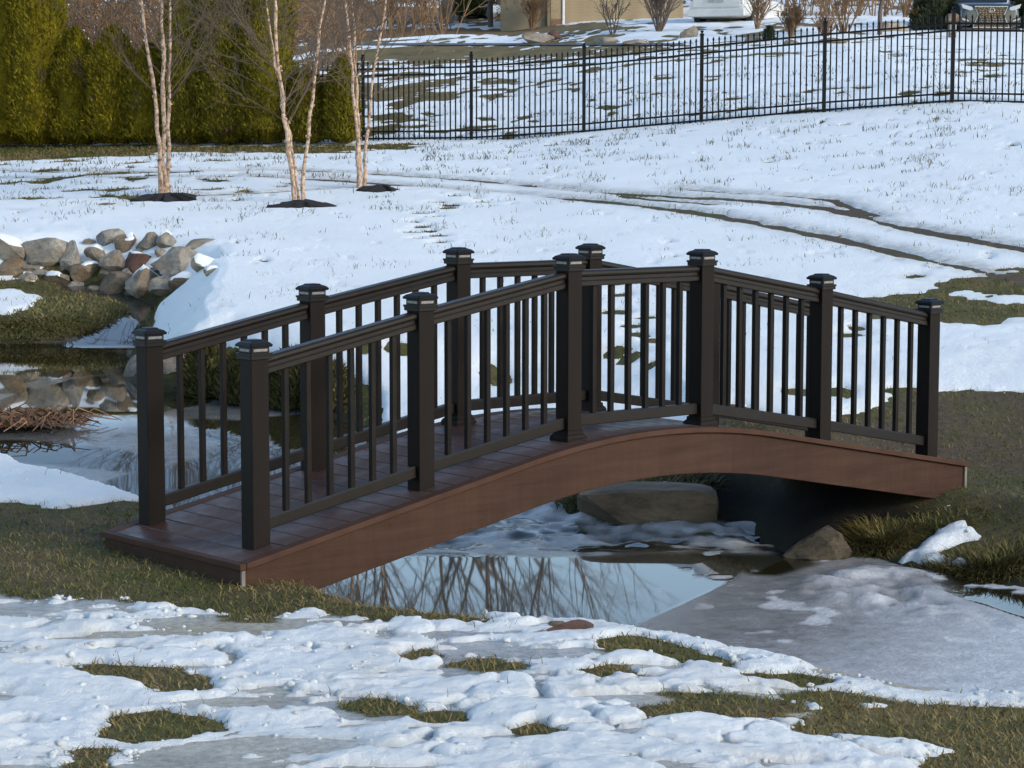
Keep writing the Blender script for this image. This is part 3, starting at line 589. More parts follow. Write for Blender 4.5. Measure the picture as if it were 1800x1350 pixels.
for i, (px, py, w_, h_, mt, lb) in enumerate([
    (8, 437, 78, 50, 'stone_tan', 'brown boulder cut off by the left edge, leftmost of the bank'),
    (75, 441, 98, 52, 'stone_grey', 'widest tan grey boulder at the left of the stream bank'),
    (126, 456, 42, 56, 'stone_grey', 'tall grey brown boulder right beside the widest boulder'),
    (190, 420, 56, 30, 'stone_grey', 'low grey boulder topmost on the bank, half in snow'),
    (225, 427, 46, 40, 'stone_brown', 'squarish brown boulder in the top row of the bank'),
    (262, 428, 48, 34, 'stone_tan', 'tan boulder in the top row, right of the squarish brown one'),
    (298, 427, 44, 32, 'stone_grey', 'pale grey pointed boulder in the top row of the bank'),
    (350, 432, 54, 21, 'stone_tan', 'flat tan boulder at the right end of the top row'),
    (170, 450, 44, 30, 'stone_tan', 'small tan boulder in snow left of centre on the bank'),
    (203, 466, 56, 44, 'stone_tan', 'slanting tan boulder left of the dark reddish one'),
    (240, 463, 52, 42, 'stone_red', 'dark reddish boulder in the middle of the pile'),
    (314, 463, 92, 50, 'stone_grey', 'large grey boulder on the right of the pile'),
    (357, 467, 46, 30, 'stone_tan', 'tan boulder against the right side of the large grey one'),
    (50, 472, 44, 20, 'stone_tan', 'flat tan stone under the widest boulder, snow beside it'),
    (95, 488, 48, 30, 'stone_brown', 'dark brown stone at the waterline below the widest boulder'),
    (202, 499, 80, 36, 'stone_brown', 'long low brown boulder at the water edge, snow on its back'),
    (252, 494, 62, 66, 'stone_tan', 'tallest tan boulder leaning at the water edge'),
    (287, 508, 52, 40, 'stone_tan', 'rounded tan boulder rightmost at the water edge'),
    (320, 496, 50, 26, 'stone_brown', 'dark wedge stone under the snow lip at the right'),
    (131, 500, 32, 14, 'stone_grey', 'smallest stone of the pile, beside the stream'),
    (146, 478, 48, 46, 'stone_brown', 'dark shaded boulder under the tall grey brown one'),
    (18, 470, 66, 40, 'stone_brown', 'dark shaded boulder under the leftmost one'),
    (372, 480, 52, 16, 'stone_grey', 'flat grey slab at the far right of the pile, half in snow')]):
    rock(px, py, w_, h_, mt, lb, 100 + i, group=GR)
WEDGED = ['small stone topmost at the left, just below the lawn edge', 'small grey stone under the squarish brown boulder', 'small tan stone under the tan top row boulder', 'small grey stone left of the flat tan top row boulder', 'small tan stone left of the slanting tan boulder', 'small grey stone under the dark reddish boulder', 'small tan stone under the widest tan grey boulder', 'small grey stone between reddish and large grey boulders', 'small tan stone touching the stream below the long low boulder', 'small grey stone at the foot of the tallest tan boulder', 'small tan stone low at the left, beside the spit', 'small grey stone under the flat tan stone']
for i, (px, py, w_, h_) in enumerate([(160, 428, 28, 16), (243, 446, 24, 16), (282, 448, 30, 18), (330, 442, 26, 14), (182, 478, 30, 18), (226, 482, 26, 18), (110, 470, 24, 18), (278, 470, 22, 20), (172, 508, 34, 14), (232, 517, 30, 14), (45, 488, 34, 16), (70, 478, 26, 14)]):
    rock(px, py, w_, h_, ('stone_tan', 'stone_grey')[i % 2], WEDGED[i], 701 + 2 * i, group='small stones wedged between the boulders')
rock(190, 361, 32, 11, 'stone_tan', 'flat tan stone lying in snow left of a mulch bed', 140)
rock(233, 648, 40, 42, 'stone_grey', 'grey stone on the bank behind the leftmost railing post', 141)
rock(312, 632, 62, 52, 'stone_tan', 'tan stone seen just right of the leftmost railing post', 142)
rock(278, 736, 80, 32, 'stone_moss', 'mossy rock standing in the left pool behind the railing', 143, lift=748)
rock(190, 612, 30, 20, 'stone_brown', 'small dark stone on the far edge of the left pool', 144)
rock(1136, 903, 240, 82, 'stone_brown', 'big flat topped rock under the bridge arch', 151, depth=0.6, lift=930, cuts=3, boxy=0.35)
rock(1440, 964, 116, 58, 'stone_earth', 'brown earthy rock at the water edge beside the grass tussock', 153, depth=0.9, lift=985, cuts=9, boxy=0.7)
rock(1000, 1105, 84, 24, 'stone_red', 'small flat reddish stone on the near snowy bank', 147, depth=0.6)
rock(985, 1099, 40, 14, 'stone_brown', 'small brown stone touching the flat reddish one', 148)
for i, (px, py, w_, h_, mt, lb) in enumerate([(948, 67, 56, 28, 'stone_tan', 'broken tan boulder in snow before the tan house'), (1062, 73, 46, 17, 'stone_grey', 'low grey boulder at the driveway edge'),
    (1112, 75, 52, 13, 'stone_tan', 'long flat stone at the driveway edge'), (1211, 58, 30, 26, 'stone_tan', 'squarish tan boulder behind the fence near the white van'), (1572, 50, 52, 22, 'stone_grey', 'rounded grey boulder beside the thin tree trunk'),
    (1322, 69, 32, 11, 'stone_tan', 'small flat tan stone beside the tiny evergreen'), (1392, 76, 34, 18, 'stone_grey', 'small grey stone beneath the fine twigged shrub'), (976, 64, 28, 20, 'stone_red', 'reddish stone leaning on the broken tan boulder'), (1470, 72, 56, 14, 'stone_brown', 'long brown stone under the forked bare shrub')]):
    rock(px, py, w_, h_, mt, lb, 160 + i, group='landscape stones behind the fence')

# ------------------------------------------------------------------ bare trees and shrubs
def unit(v): return v / (np.linalg.norm(v) + 1e-9)
def limb(tb, R, p, d, L, r, lvl, sp):
    n = sp.get('n', 5); pts = [np.array(p, float)]; d = unit(np.array(d, float))
    for i in range(n):
        d = unit(d + R.normal(size=3) * sp['wob'] + np.array([0, 0, sp['up'][min(lvl, len(sp['up']) - 1)]])); pts.append(pts[-1] + d * L / n)
    pts = np.array(pts); rad = np.linspace(r, max(r * 0.35, sp['rmin']), n + 1); tb.add(pts, rad, 6 if lvl == 0 else 4 if lvl == 1 else 3)
    if lvl + 1 < len(sp['ang']) + 1 and lvl < sp['max']:
        for k in range(sp['kids'][lvl]):
            t = R.uniform(sp['from'][lvl], 1.0); q = t * n; i = min(int(q), n - 1); pos = pts[i] + (pts[i + 1] - pts[i]) * (q - i)
            ax = unit(pts[i + 1] - pts[i]); o = unit(np.cross(ax, R.normal(size=3))); a = sp['ang'][lvl] * R.uniform(0.7, 1.3)
            limb(tb, R, pos, ax * math.cos(a) + o * math.sin(a), L * sp['lr'][lvl] * R.uniform(0.6, 1.2) * (1.15 - 0.5 * t), max(rad[i] * 0.55, sp['rmin']), lvl + 1, sp)
def tree(name, base, h, r, sp, seed, mt, label, cat, group=None, lean=(0, 0, 1)):
    R = np.random.default_rng(seed); tb = Tubes(); limb(tb, R, (0, 0, -0.1), lean, h, r, 0, sp); V0_ = tb.V[0]; F0_ = tb.F[0]
    e = empty(name, base); link('trunk', npmesh('trunk', V0_, F0_, True), mt[0], e)
    if len(tb.V) > 1: link('crown', npmesh('crown', np.concatenate(tb.V[1:]), np.concatenate(tb.F[1:]) - len(V0_), True), mt[1], e)
    return tag(e, label, cat, group)
def shrub(base, h, stems, spread, r, sp, seed, mat, label, group=None, name='bare_shrub', kind=None):
    R = np.random.default_rng(seed); tb = Tubes(); tb2 = Tubes()
    for k in range(stems):
        a = R.uniform(0, 2 * math.pi); s = R.uniform(0.1, 1) * spread
        t2 = Tubes(); limb(t2, R, (0.10 * math.cos(a) * spread, 0.1 * math.sin(a) * spread, -0.05), (math.cos(a) * s, math.sin(a) * s, 1), h * R.uniform(0.7, 1.05), r, 0, sp)
        tb.V.append(t2.V[0]); tb.F.append(t2.F[0] + tb.n); tb.n += len(t2.V[0])
        for v, f in zip(t2.V[1:], t2.F[1:]): tb2.V.append(v)
        off = -len(t2.V[0]) + tb2.n
        for f in t2.F[1:]: tb2.F.append(f + off)
        tb2.n += sum(len(v) for v in t2.V[1:])
    e = empty(name, base); link('stems', tb.mesh('stems'), mat, e); link('twigs', tb2.mesh('twigs'), mat, e)
    return tag(e, label, 'shrub', group)

def birch(px, py, stems, seed, label, nt_):
    b = on_ground(px, py); R = np.random.default_rng(seed); e = empty('birch_tree', b); tag(e, label, 'tree', 'young multi-stemmed birches on the lawn'); tw = Tubes(); o_ = np.array(b)
    for s, (pix, r0) in enumerate(stems):
        tb = Tubes(); y0 = b.y; pts = []
        for i, (qx, qy) in enumerate(pix): pts.append(np.array(at(qx, qy, y0 + (s - 1) * 0.12 + (s - 1) * 0.10 * i)) - o_)
        d = unit(pts[-1] - pts[-2]); top = pts[-1] + d * 2.2 + np.array([0, 0, 0.3]); pts.append(top); pts = np.array(pts)
        # resample with a little wander
        L = np.concatenate([[0], np.cumsum(np.linalg.norm(np.diff(pts, axis=0), axis=1))]); q = np.linspace(0, L[-1], 22)
        P = np.stack([np.interp(q, L, pts[:, k]) for k in range(3)], 1); P[1:] += R.normal(size=(21, 3)) * 0.012
        P[0, 2] = min(P[0, 2], -0.05); rad = 0.72 * r0 * (1 - 0.80 * np.linspace(0, 1, 22)) * (1 + 0.35 * np.exp(-q / 0.25)) * (1 + 0.12 * R.normal(size=22)); tb.add(P, rad, 8)
        o = link('trunk', tb.mesh('trunk'), M['bark_birch'], e)
        # curls of loose bark
        cv = []; cf = []
        for k in range(26):
            t = R.uniform(0, 0.55) ** 1.3; i = int(t * 20); c = P[i] + (P[i + 1] - P[i]) * R.uniform(); a = R.uniform(0, 6.28); w_ = R.uniform(.02, .05); rr = rad[i] * 1.02
            dirn = np.array([math.cos(a), math.sin(a), 0]); tn = np.array([-math.sin(a), math.cos(a), 0]); base = c + dirn * rr; tip = base + dirn * R.uniform(.008, .03) + tn * R.uniform(-.03, .03)
            n0 = len(cv); up = np.array([0, 0, w_]); cv += [base - tn * .012, base - tn * .012 + up, tip + up * .8, tip + up * .1]; cf.append((n0, n0 + 1, n0 + 2, n0 + 3))
        link('loose_bark', npmesh('loose_bark', np.array(cv), np.array(cf)), M['bark_birch'], o)['kind'] = 'stuff'
        for k in range(nt_):
            t = R.uniform(0.26, 1.0); q_ = t * 21; i = min(int(q_), 20); pos = P[i] + (P[i + 1] - P[i]) * (q_ - i); a = R.uniform(0, 6.28); el = R.uniform(0.45, 0.95)
            limb(tw, R, pos, (math.cos(a) * math.cos(el), math.sin(a) * math.cos(el), math.sin(el)), R.uniform(1.2, 2.6) * (1.15 - 0.55 * t), 0.0075, 0,
                 dict(wob=0.055, up=[0.035, 0.02, 0.0], rmin=0.0028, ang=[0.45, 0.5], lr=[0.5, 0.45], kids=[7, 4], max=2, n=6, **{'from': [0.2, 0.2]}))
    link('twigs', tw.mesh('twigs'), M['twig_birch'], e)
    # mulch ring: a low heap of bark chips
    return b
b1 = birch(290, 344, [([(283, 346), (280, 250), (268, 130), (258, 60), (247, 0)], 0.050), ([(291, 346), (288, 230), (286, 100), (283, 0)], 0.058), ([(297, 346), (296, 230), (298, 100), (297, 0)], 0.048)], 11, 'leftmost birch, three straight pale stems in front of the hedge', 30)
b2 = birch(526, 358, [([(519, 360), (507, 260), (500, 200), (488, 110), (483, 0)], 0.056), ([(526, 360), (516, 262), (506, 215), (496, 185), (489, 140)], 0.036), ([(534, 360), (533, 310), (545, 200), (558, 90), (572, 0)], 0.044)], 12, 'middle birch with stems spreading in a V shape', 26)
b3 = birch(635, 331, [([(631, 333), (626, 220), (612, 60), (605, 0)], 0.052), ([(635, 333), (629, 200), (624, 100), (618, 0)], 0.042), ([(640, 333), (642, 280), (655, 150), (668, 60), (676, 0)], 0.040)], 13, 'rightmost birch, standing at the end of the fence', 26)

def mulch(px, py, wx, wy, label, seed):
    c = on_ground(px, py); R = np.random.default_rng(seed); V = []; F = []; n_ = 0
    th = np.linspace(0, 2 * np.pi, 40, endpoint=False); rr = np.linspace(0, 1, 9)
    for r_ in rr:
        a = c.x + r_ * wx * np.cos(th) * (1 + 0.8 * fbm(np.cos(th) * 5 + seed, np.sin(th) * 2, 1, 3)); b = c.y + r_ * wy * np.sin(th) * (1 + 0.8 * fbm(np.cos(th) * 5 - seed, np.sin(th) * 2, 1, 3))
        z = ground(a, b) + 0.035 + 0.085 * (1 - r_ ** 2) + 0.03 * fbm(a, b, 0.4, 3, 3.0) + 0.03 * fbm(a, b, 0.12, 3) - (0.12 if r_ == 1 else 0); V.append(np.stack([a, b, z], 1))
    V = np.concatenate(V); i = np.arange(8)[:, None] * 40; j = np.arange(40)[None]; F = np.stack([i + j, i + (j + 1) % 40, i + 40 + (j + 1) % 40, i + 40 + j], -1).reshape(-1, 4)
    o = link('mulch_bed', npmesh('mulch_bed', V, F, True), M['mulch']); tag(o, label, 'mulch', 'mulch beds round the birches')
mulch(290, 354, 0.50, 0.62, 'black mulch mound round the leftmost birch', 1); mulch(532, 367, 0.50, 0.45, 'black mulch mound round the middle birch', 2); mulch(668, 338, 0.36, 0.45, 'black mulch strip right of the rightmost birch', 3)

# ------------------------------------------------------------------ evergreens
def sprays(R, cen, nrm, size, colr, aspect=0.5):
    """leaf-sized bent quads"""
    n_ = len(cen); up = np.array([0, 0, 1.0]) + R.normal(size=(n_, 3)) * 0.45 + nrm * 0.55; up /= np.linalg.norm(up, axis=1)[:, None]
    sd_ = np.cross(up, nrm + R.normal(size=(n_, 3)) * 0.5); sd_ /= np.linalg.norm(sd_, axis=1)[:, None] + 1e-9
    s = size[:, None]; a = cen - sd_ * s * aspect * .5; b = cen + sd_ * s * aspect * .5; c = cen + up * s + nrm * s * 0.25; d_ = cen - up * s * 0.35
    V = np.stack([d_, b, c, a], 1).reshape(-1, 3); F = np.arange(4 * n_).reshape(-1, 4); return V, F, np.repeat(colr, 4, 0)
def evergreen(name, base, h, rad, seed, label, cat, group, ns=5200, colr=(0.085, 0.088, 0.016), size=(0.08, 0.17), shape='column', z0=0.05, trunk_r=0.05, squash=1.0):
    R = np.random.default_rng(seed); e = empty(name, base); tag(e, label, cat, group)
    def prof(t):
        if shape == 'column': return rad * np.minimum(1, np.minimum((t + 0.05) * 9, 1.0)) * (1 - 0.25 * t) * np.minimum(1, np.maximum(0, (1 - t)) * 3.5) ** 0.7
        if shape == 'cone': return rad * (1 - t) ** 0.85
        return rad * np.sqrt(np.maximum(0, 1 - t * t))          # mound
    t = R.uniform(0, 1, ns) ** (1.0 if shape == 'column' else 1.4); a = R.uniform(0, 2 * np.pi, ns); ph = seed * 3.7
    lump = 1 + 0.30 * fbm(a * 1.6 + ph, t * h * 1.6 + ph, 1.0, 3) + 0.10 * fbm(a * 5 + ph, t * h * 4 + ph, 1.0, 2)
    r_ = prof(t) * lump * R.uniform(0.80, 1.06, ns); cen = np.stack([r_ * np.cos(a), r_ * np.sin(a) * squash, z0 + t * (h - z0)], 1)
    nrm = np.stack([np.cos(a), np.sin(a), 0.25 + 0 * a], 1); nrm /= np.linalg.norm(nrm, axis=1)[:, None]
    tint = (0.75 + 0.5 * R.random(ns) + 0.5 * fbm(a * 2 + ph, t * h * 2.2, 1.0, 3))[:, None] * np.array(colr); brown = (R.random(ns) < 0.05) | (fbm(a * 1.5 + ph * 2, t * h * 1.5, 1.0, 3) > 0.46); tint[brown] = np.array([0.12, 0.085, 0.035])
    V, F_, cc = sprays(R, cen, nrm, R.uniform(*size, ns), np.clip(tint, 0.004, 1))
    # inner mass of the crown
    th = np.linspace(0, 2 * np.pi, 20, endpoint=False); tt = np.linspace(0, 0.99, 16); iv = []
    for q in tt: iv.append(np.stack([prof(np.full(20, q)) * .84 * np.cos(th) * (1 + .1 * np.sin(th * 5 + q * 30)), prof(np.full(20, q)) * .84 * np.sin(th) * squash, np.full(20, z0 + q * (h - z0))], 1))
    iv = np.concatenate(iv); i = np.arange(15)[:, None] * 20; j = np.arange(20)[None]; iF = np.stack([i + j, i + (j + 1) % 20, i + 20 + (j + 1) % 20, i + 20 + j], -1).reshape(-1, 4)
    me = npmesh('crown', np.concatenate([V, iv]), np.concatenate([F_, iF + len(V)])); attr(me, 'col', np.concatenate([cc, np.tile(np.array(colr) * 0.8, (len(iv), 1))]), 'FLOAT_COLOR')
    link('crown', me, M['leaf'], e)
    tb = Tubes(); tb.add([(0, 0, -0.1), (0.01, 0, h * .3), (0, 0, h * .6)], [trunk_r, trunk_r * .8, trunk_r * .3], 6); link('trunk', tb.mesh('trunk'), M['twig_grey'], e)
    return e
HG = 'arborvitae of the tall hedge'
for i, (px, hwp, top, lb) in enumerate([(-160, 55, -140, 'arborvitae left of the frame, furthest from the birches'), (-62, 55, -120, 'tall arborvitae left of the one at the left edge'), (14, 54, -110, 'tall arborvitae at the left edge of the hedge'), (74, 50, -105, 'tall arborvitae beside the one at the left edge'),
    (140, 38, 50, 'short pointed arborvitae, first right of the tall left pair'), (205, 44, 46, 'short arborvitae left of the leftmost birch'), (268, 46, 78, 'lowest arborvitae right behind the leftmost birch'),
    (338, 48, -50, 'arborvitae directly right of the leftmost birch'), (402, 50, -90, 'tall arborvitae midway between leftmost and middle birch'), (468, 48, -100, 'tall arborvitae at the right end of the high hedge'), (540, 34, 118, 'low arborvitae behind the V shaped birch'), (604, 28, 98, 'narrow small arborvitae next to the rightmost birch')]):
    yy = fence_y((px - 900) / FPX * 48) - 0.85; x_ = (px - 900) / FPX * yy; z_ = gz(x_, yy); h_ = ZC + ray(px, top)[1] * yy - z_
    evergreen('arborvitae', (x_, yy, z_), h_, hwp / FPX * yy * 1.22, 200 + i, lb, 'hedge tree', HG, ns=int(1800 + 3700 * h_), colr=(0.135, 0.113, 0.008) if px < 300 else (0.115, 0.100, 0.010), size=(0.03, 0.085))
JG = 'low evergreen shrubs on the bank behind the railing'
for i, (px, py, w_, h_, lb) in enumerate([(365, 700, 84, 78, 'low olive evergreen shrub leftmost behind the bridge railing'), (440, 712, 90, 74, 'low evergreen shrub behind the near left end post of the railing'), (520, 718, 84, 80, 'low evergreen shrub behind the second back rail post'), (582, 722, 60, 62, 'low evergreen shrub nearest the snowy slope, right of the others')]):
    b = on_ground(px, py - 8); k = b.y / FPX
    evergreen('juniper_shrub', b, h_ * k * 1.15, w_ * k * .58, 230 + i, lb, 'shrub', JG, ns=3000, colr=(0.075, 0.070, 0.024), size=(0.035, 0.09), shape='mound', z0=0.0, trunk_r=0.02)

# ------------------------------------------------------------------ far side: thickets, shrubs, trees
SP = dict(wob=0.10, up=[0.05, 0.04, 0.02], rmin=0.006, ang=[0.55, 0.6, 0.6], lr=[0.55, 0.5, 0.5], kids=[6, 4, 0], max=2, n=5, **{'from': [0.25, 0.2, 0.2]})
BG = 'bare shrubs behind the fence'
for i, (px, py, hpx, st, sp_, mt, lb) in enumerate([(1077, 60, 75, 5, 0.45, 'twig_grey', 'small bare shrub standing before the tan house wall'), (1158, 56, 105, 26, 0.55, 'twig_grey', 'big dense bare shrub left of the white van'), (1331, 52, 85, 12, 0.35, 'twig_brown', 'bare shrub growing in front of the white van'),
    (1390, 66, 48, 30, 0.35, 'twig_brown', 'low fine twigged shrub behind the fence'), (1484, 60, 95, 12, 0.75, 'twig_brown', 'forked bare shrub spreading in a V behind the fence'), (1450, 66, 40, 16, 0.4, 'twig_brown', 'low twiggy shrub at the foot of the forked one'), (880, 30, 60, 14, 0.5, 'twig_brown', 'bare shrub left of the house corner'), (908, 52, 76, 22, 0.4, 'twig_brown', 'reddish bare shrub before the dark end of the house'), (934, 52, 62, 18, 0.4, 'twig_brown', 'bare shrub between the two right hand white stakes')]):
    b = on_ground(px, py); k = b.y / FPX; shrub(b, hpx * k * 1.1, st, sp_, 0.022, SP, 300 + i, M[mt], lb, BG)
# brown woodland edge: bushes too dense to tell apart
def thicket(name, pts, label, seed, hrange=(2.5, 5.5), stems=7):
    R = np.random.default_rng(seed); tb = Tubes()
    for (x_, y_) in pts:
        z_ = gz(x_, y_); h_ = R.uniform(*hrange)
        for k in range(stems):
            a = R.uniform(0, 6.28); s = R.uniform(0.15, 0.6)
            limb(tb, R, (x_ + R.normal() * .3, y_ + R.normal() * .3, z_ - .1), (math.cos(a) * s, math.sin(a) * s, 1), h_ * R.uniform(.6, 1), 0.028, 0, dict(SP, kids=[4, 3, 0], rmin=0.012, n=4))
    o = link(name, tb.mesh(name, False), M['twig_brown']); return tag(o, label, 'thicket', kind='stuff')
R = np.random.default_rng(5)
thicket('thicket', [(x_, y_) for y_ in (84, 88, 93, 99) for x_ in np.arange(-13, -1.5, 1.5) + R.normal(size=8) * .4], 'brown leafless thicket on the slope behind the fence, left of the house', 1)
thicket('thicket', [(x_, y_) for y_ in (80, 85, 91, 97) for x_ in np.arange(8.5, 22, 1.5) + R.normal(size=9) * .4], 'brown leafless thicket behind the parked cars', 2, (2.5, 4.5))
thicket('thicket', [(x_, y_) for y_ in (54.5, 57) for x_ in np.arange(-11.5, -6.2, 0.9) + R.normal(size=6) * .3], 'tan leafless brush rising over the short hedge trees', 3, (3.0, 4.6), 8)
thicket('thicket', [(x_, y_) for y_ in (60, 66) for x_ in np.arange(-10.5, -4.6, 1.1) + R.normal(size=6) * .3], 'reddish brown brush behind the middle birch', 4, (2.2, 3.6), 6)
BT = dict(wob=0.07, up=[0.02, 0.05, 0.04, 0.02], rmin=0.010, ang=[0.5, 0.55, 0.55, 0.5], lr=[0.62, 0.55, 0.5, 0.5], kids=[15, 10, 6, 0], max=3, n=6, **{'from': [0.30, 0.2, 0.2, 0.2]})
for i, (px, yy, h_, lb) in enumerate([(640, 96, 15, 'tall bare tree above the left thicket'), (745, 98, 14.5, 'tall bare tree behind the pale trunk'), (862, 94, 15, 'tallest bare tree, directly behind the house'), (975, 99, 13, 'bare tree over the right part of the house')]):
    x_ = (px - 900) / FPX * yy; tree('bare_tree', (x_, yy, gz(x_, yy)), h_, 0.12, BT, 330 + i, (M['twig_grey'], M['twig_grey']), lb, 'tree', 'tall bare trees mirrored in the pond')
b = on_ground(783, 42); tree('pale_tree', b, 9.0, 0.34, dict(BT, kids=[8, 5, 3, 0], **{'from': [0.45, .2, .2, .2]}), 341, (M['bark_pale'], M['twig_grey']), 'thick pale tree trunk left of the small pine', 'tree')
b = on_ground(1546, 62); tree('thin_tree', b, 4.5, 0.07, dict(BT, kids=[8, 4, 3, 0], **{'from': [0.4, .2, .2, .2]}), 342, (M['twig_grey'], M['twig_brown']), 'thin young tree beside the rounded grey boulder', 'tree')
b = on_ground(808, 40); e = evergreen('small_pine', b, 2.6, 0.75, 351, 'small pine with bare lower trunk left of the house', 'tree', None, 1800, (0.055, 0.075, 0.02), (0.08, 0.2), 'cone', 0.45, 0.05)
b = on_ground(838, 36); evergreen('dark_spruce', (b.x, b.y + 1.5, b.z), 4.0, 0.9, 352, 'dark spruce just left of the tarp covered heap', 'tree', None, 2400, (0.028, 0.040, 0.016), (0.1, 0.22), 'cone', 0.3, 0.06)
b = on_ground(1642, 52); evergreen('conifer_bush', b, 1.35, 0.68, 353, 'dark green conifer bush left of the dark car', 'shrub', None, 2600, (0.030, 0.038, 0.020), (0.07, 0.16), 'mound', 0.0, 0.03)
b = on_ground(1352, 72); evergreen('tiny_evergreen', b, 0.42, 0.19, 354, 'tiny dark evergreen behind the fence right of the van', 'shrub', None, 500, (0.022, 0.032, 0.014), (0.03, 0.07), 'mound', 0.0, 0.015)
b = on_ground(1822, 50); evergreen('conifer_bush', b, 2.2, 0.75, 355, 'dark conifer right of the dark car at the frame edge', 'shrub', None, 2600, (0.030, 0.038, 0.020), (0.07, 0.16), 'mound', 0.0, 0.03)

# ------------------------------------------------------------------ house, stakes, driveway
M['siding'] = simple('tan_siding', [(0.3, (0.30, 0.225, 0.13)), (0.7, (0.37, 0.285, 0.17))], 2, 0.8)
M['siding_dark'] = simple('garage_panel', [(0.3, (0.17, 0.15, 0.10)), (0.7, (0.22, 0.195, 0.13))], 2, 0.8)
M['white'] = simple('white_paint', [(0.3, (0.66, 0.64, 0.60)), (0.7, (0.78, 0.76, 0.72))], 8, 0.6)
M['roof'] = simple('roof_shingle', [(0.3, (0.07, 0.06, 0.055)), (0.7, (0.12, 0.10, 0.09))], 8, 0.9)
M['brick'] = simple('vent_brown', [(0.3, (0.16, 0.085, 0.05)), (0.7, (0.25, 0.14, 0.08))], 30, 0.9)
M['tarp'] = simple('blue_grey_tarp', [(0.3, (0.34, 0.40, 0.50)), (0.7, (0.52, 0.57, 0.64))], 3, 0.5, 0.5, 0.05)
M['glass'] = simple('dark_glass', [(0.3, (0.010, 0.014, 0.018)), (0.7, (0.016, 0.020, 0.026))], 3, 0.06)
M['tyre'] = simple('tyre', [(0.3, (0.010, 0.010, 0.010)), (0.7, (0.02, 0.02, 0.02))], 8, 0.8)
M['chrome'] = simple('chrome', [(0.3, (0.36, 0.37, 0.38)), (0.7, (0.46, 0.47, 0.48))], 8, 0.3, metallic=1.0)
hb_ = on_ground(1000, 44); HX, HY = at(880, 40, hb_.y + 1).x, hb_.y + 1.0; HZ = min(gz(HX, HY), gz(HX + 7, HY)) - 0.1; hp = lambda p: at(p, 40, HY).x - HX
house = empty('house', (HX, HY, HZ)); tag(house, 'low tan sided house with downspout behind the bare shrubs', 'house')
link('wall', box_mesh('wall', hp(965), 7.2, 0, 6, 0, 2.7), M['siding'], house)
w2 = link('garage_wall', box_mesh('garage_wall', 0.0, hp(964), 0.15, 6, 0, 2.6), M['siding_dark'], house)
sb = box_mesh('siding_board', hp(994), 7.18, -0.022, -0.001, 0, 0.10, 0.004)
for k in range(26): link('siding_board', sb, M['siding'], house, (0, 0, 0.02 + k * 0.103))
link('corner_board', box_mesh('corner_board', hp(962), hp(967), -0.03, 0.12, 0, 2.7), M['siding_dark'], house)
link('downspout', box_mesh('downspout', hp(988.5), hp(993), -0.08, -0.003, 0.02, 2.7, 0.01), M['white'], house)
v_ = link('foundation_vent', box_mesh('foundation_vent', hp(968), hp(986), -0.04, -0.003, HY / FPX * 6, HY / FPX * 24, 0.004), M['brick'], house)
link('wall_panel', box_mesh('wall_panel', hp(968), hp(986), -0.03, -0.003, HY / FPX * 26, 2.6, 0.004), M['siding'], house)
rf = loft('roof', [[(-0.5, -0.5, 2.66), (-0.5, 3.0, 3.6), (-0.5, 6.5, 2.66), (-0.5, 6.5, 2.56), (-0.5, 3.0, 3.45), (-0.5, -0.5, 2.56)], [(7.6, -0.5, 2.66), (7.6, 3.0, 3.6), (7.6, 6.5, 2.66), (7.6, 6.5, 2.56), (7.6, 3.0, 3.45), (7.6, -0.5, 2.56)]]); link('roof', rf, M['roof'], house)
for gx in (0.02, 7.15): link('gable', loft('gable', [[(gx, 0.2, 2.6), (gx, 3, 3.42), (gx, 5.8, 2.6)], [(gx + .04, 0.2, 2.6), (gx + .04, 3, 3.42), (gx + .04, 5.8, 2.6)]]), M['siding'], house)
gw = link('window', box_mesh('window', hp(1075), hp(1075) + 1.1, -0.05, -0.023, 1.35, 2.3, 0.005), M['white'], house); link('pane', box_mesh('pane', hp(1075) + .07, hp(1075) + 1.03, -0.058, -0.051, 1.42, 2.23), M['glass'], gw)
for px, b0, t0, lb in ((678, 50, 29, 'white stake leftmost of the four by the slope'), (740, 46, 31, 'white stake below the thick pale trunk'), (917, 38, 21, 'white leaning stake left of the house corner'), (948, 38, 22, 'white stake nearest the tan house')):
    b = on_ground(px, b0); h_ = (b0 - t0) * b.y / FPX; o = link('marker_stake', loft('marker_stake', [octo(r_, .015, z) for r_, z in ((.045, -.1), (.045, h_ - .03), (.05, h_ - .03), (.05, h_), (.03, h_ + .015))]), M['white'], None, b); tag(o, lb, 'stake', 'white marker stakes'); o.rotation_euler = (0, 0.08 if px == 917 else -.02, 0)
b = on_ground(862, 32); tarp = rock_mesh(77, 1.3, 1.0, 0.75, 7, 3, 0.1); o = link('tarp_heap', tarp, M['tarp'], None, (b.x, b.y, b.z + 0.35)); tag(o, 'blue grey tarp covered heap left of the house', 'heap')
# driveway strip
xs = np.linspace(-9, 4.2, 60); pr = gp(*[(600 + 600 * k / 59, 81) for k in range(60)]); V = []
for (a, b_) in pr: 
    for o_, dz in ((0.0, -0.03), (0.45, -0.01)): V.append((a * (b_ + o_) / b_, b_ + o_, gz(a, b_ + o_) + dz + 0.06))
V = np.array(V); i = np.arange(59) * 2; dm = npmesh('driveway', V, np.stack([i, i + 2, i + 3, i + 1], 1), True)
M['asphalt'] = simple('wet_asphalt', [(0.3, (0.055, 0.06, 0.062)), (0.7, (0.085, 0.09, 0.092))], 3, 0.6)
tag(link('driveway', dm, M['asphalt']), 'thin grey strip of driveway behind the fence', kind='structure')

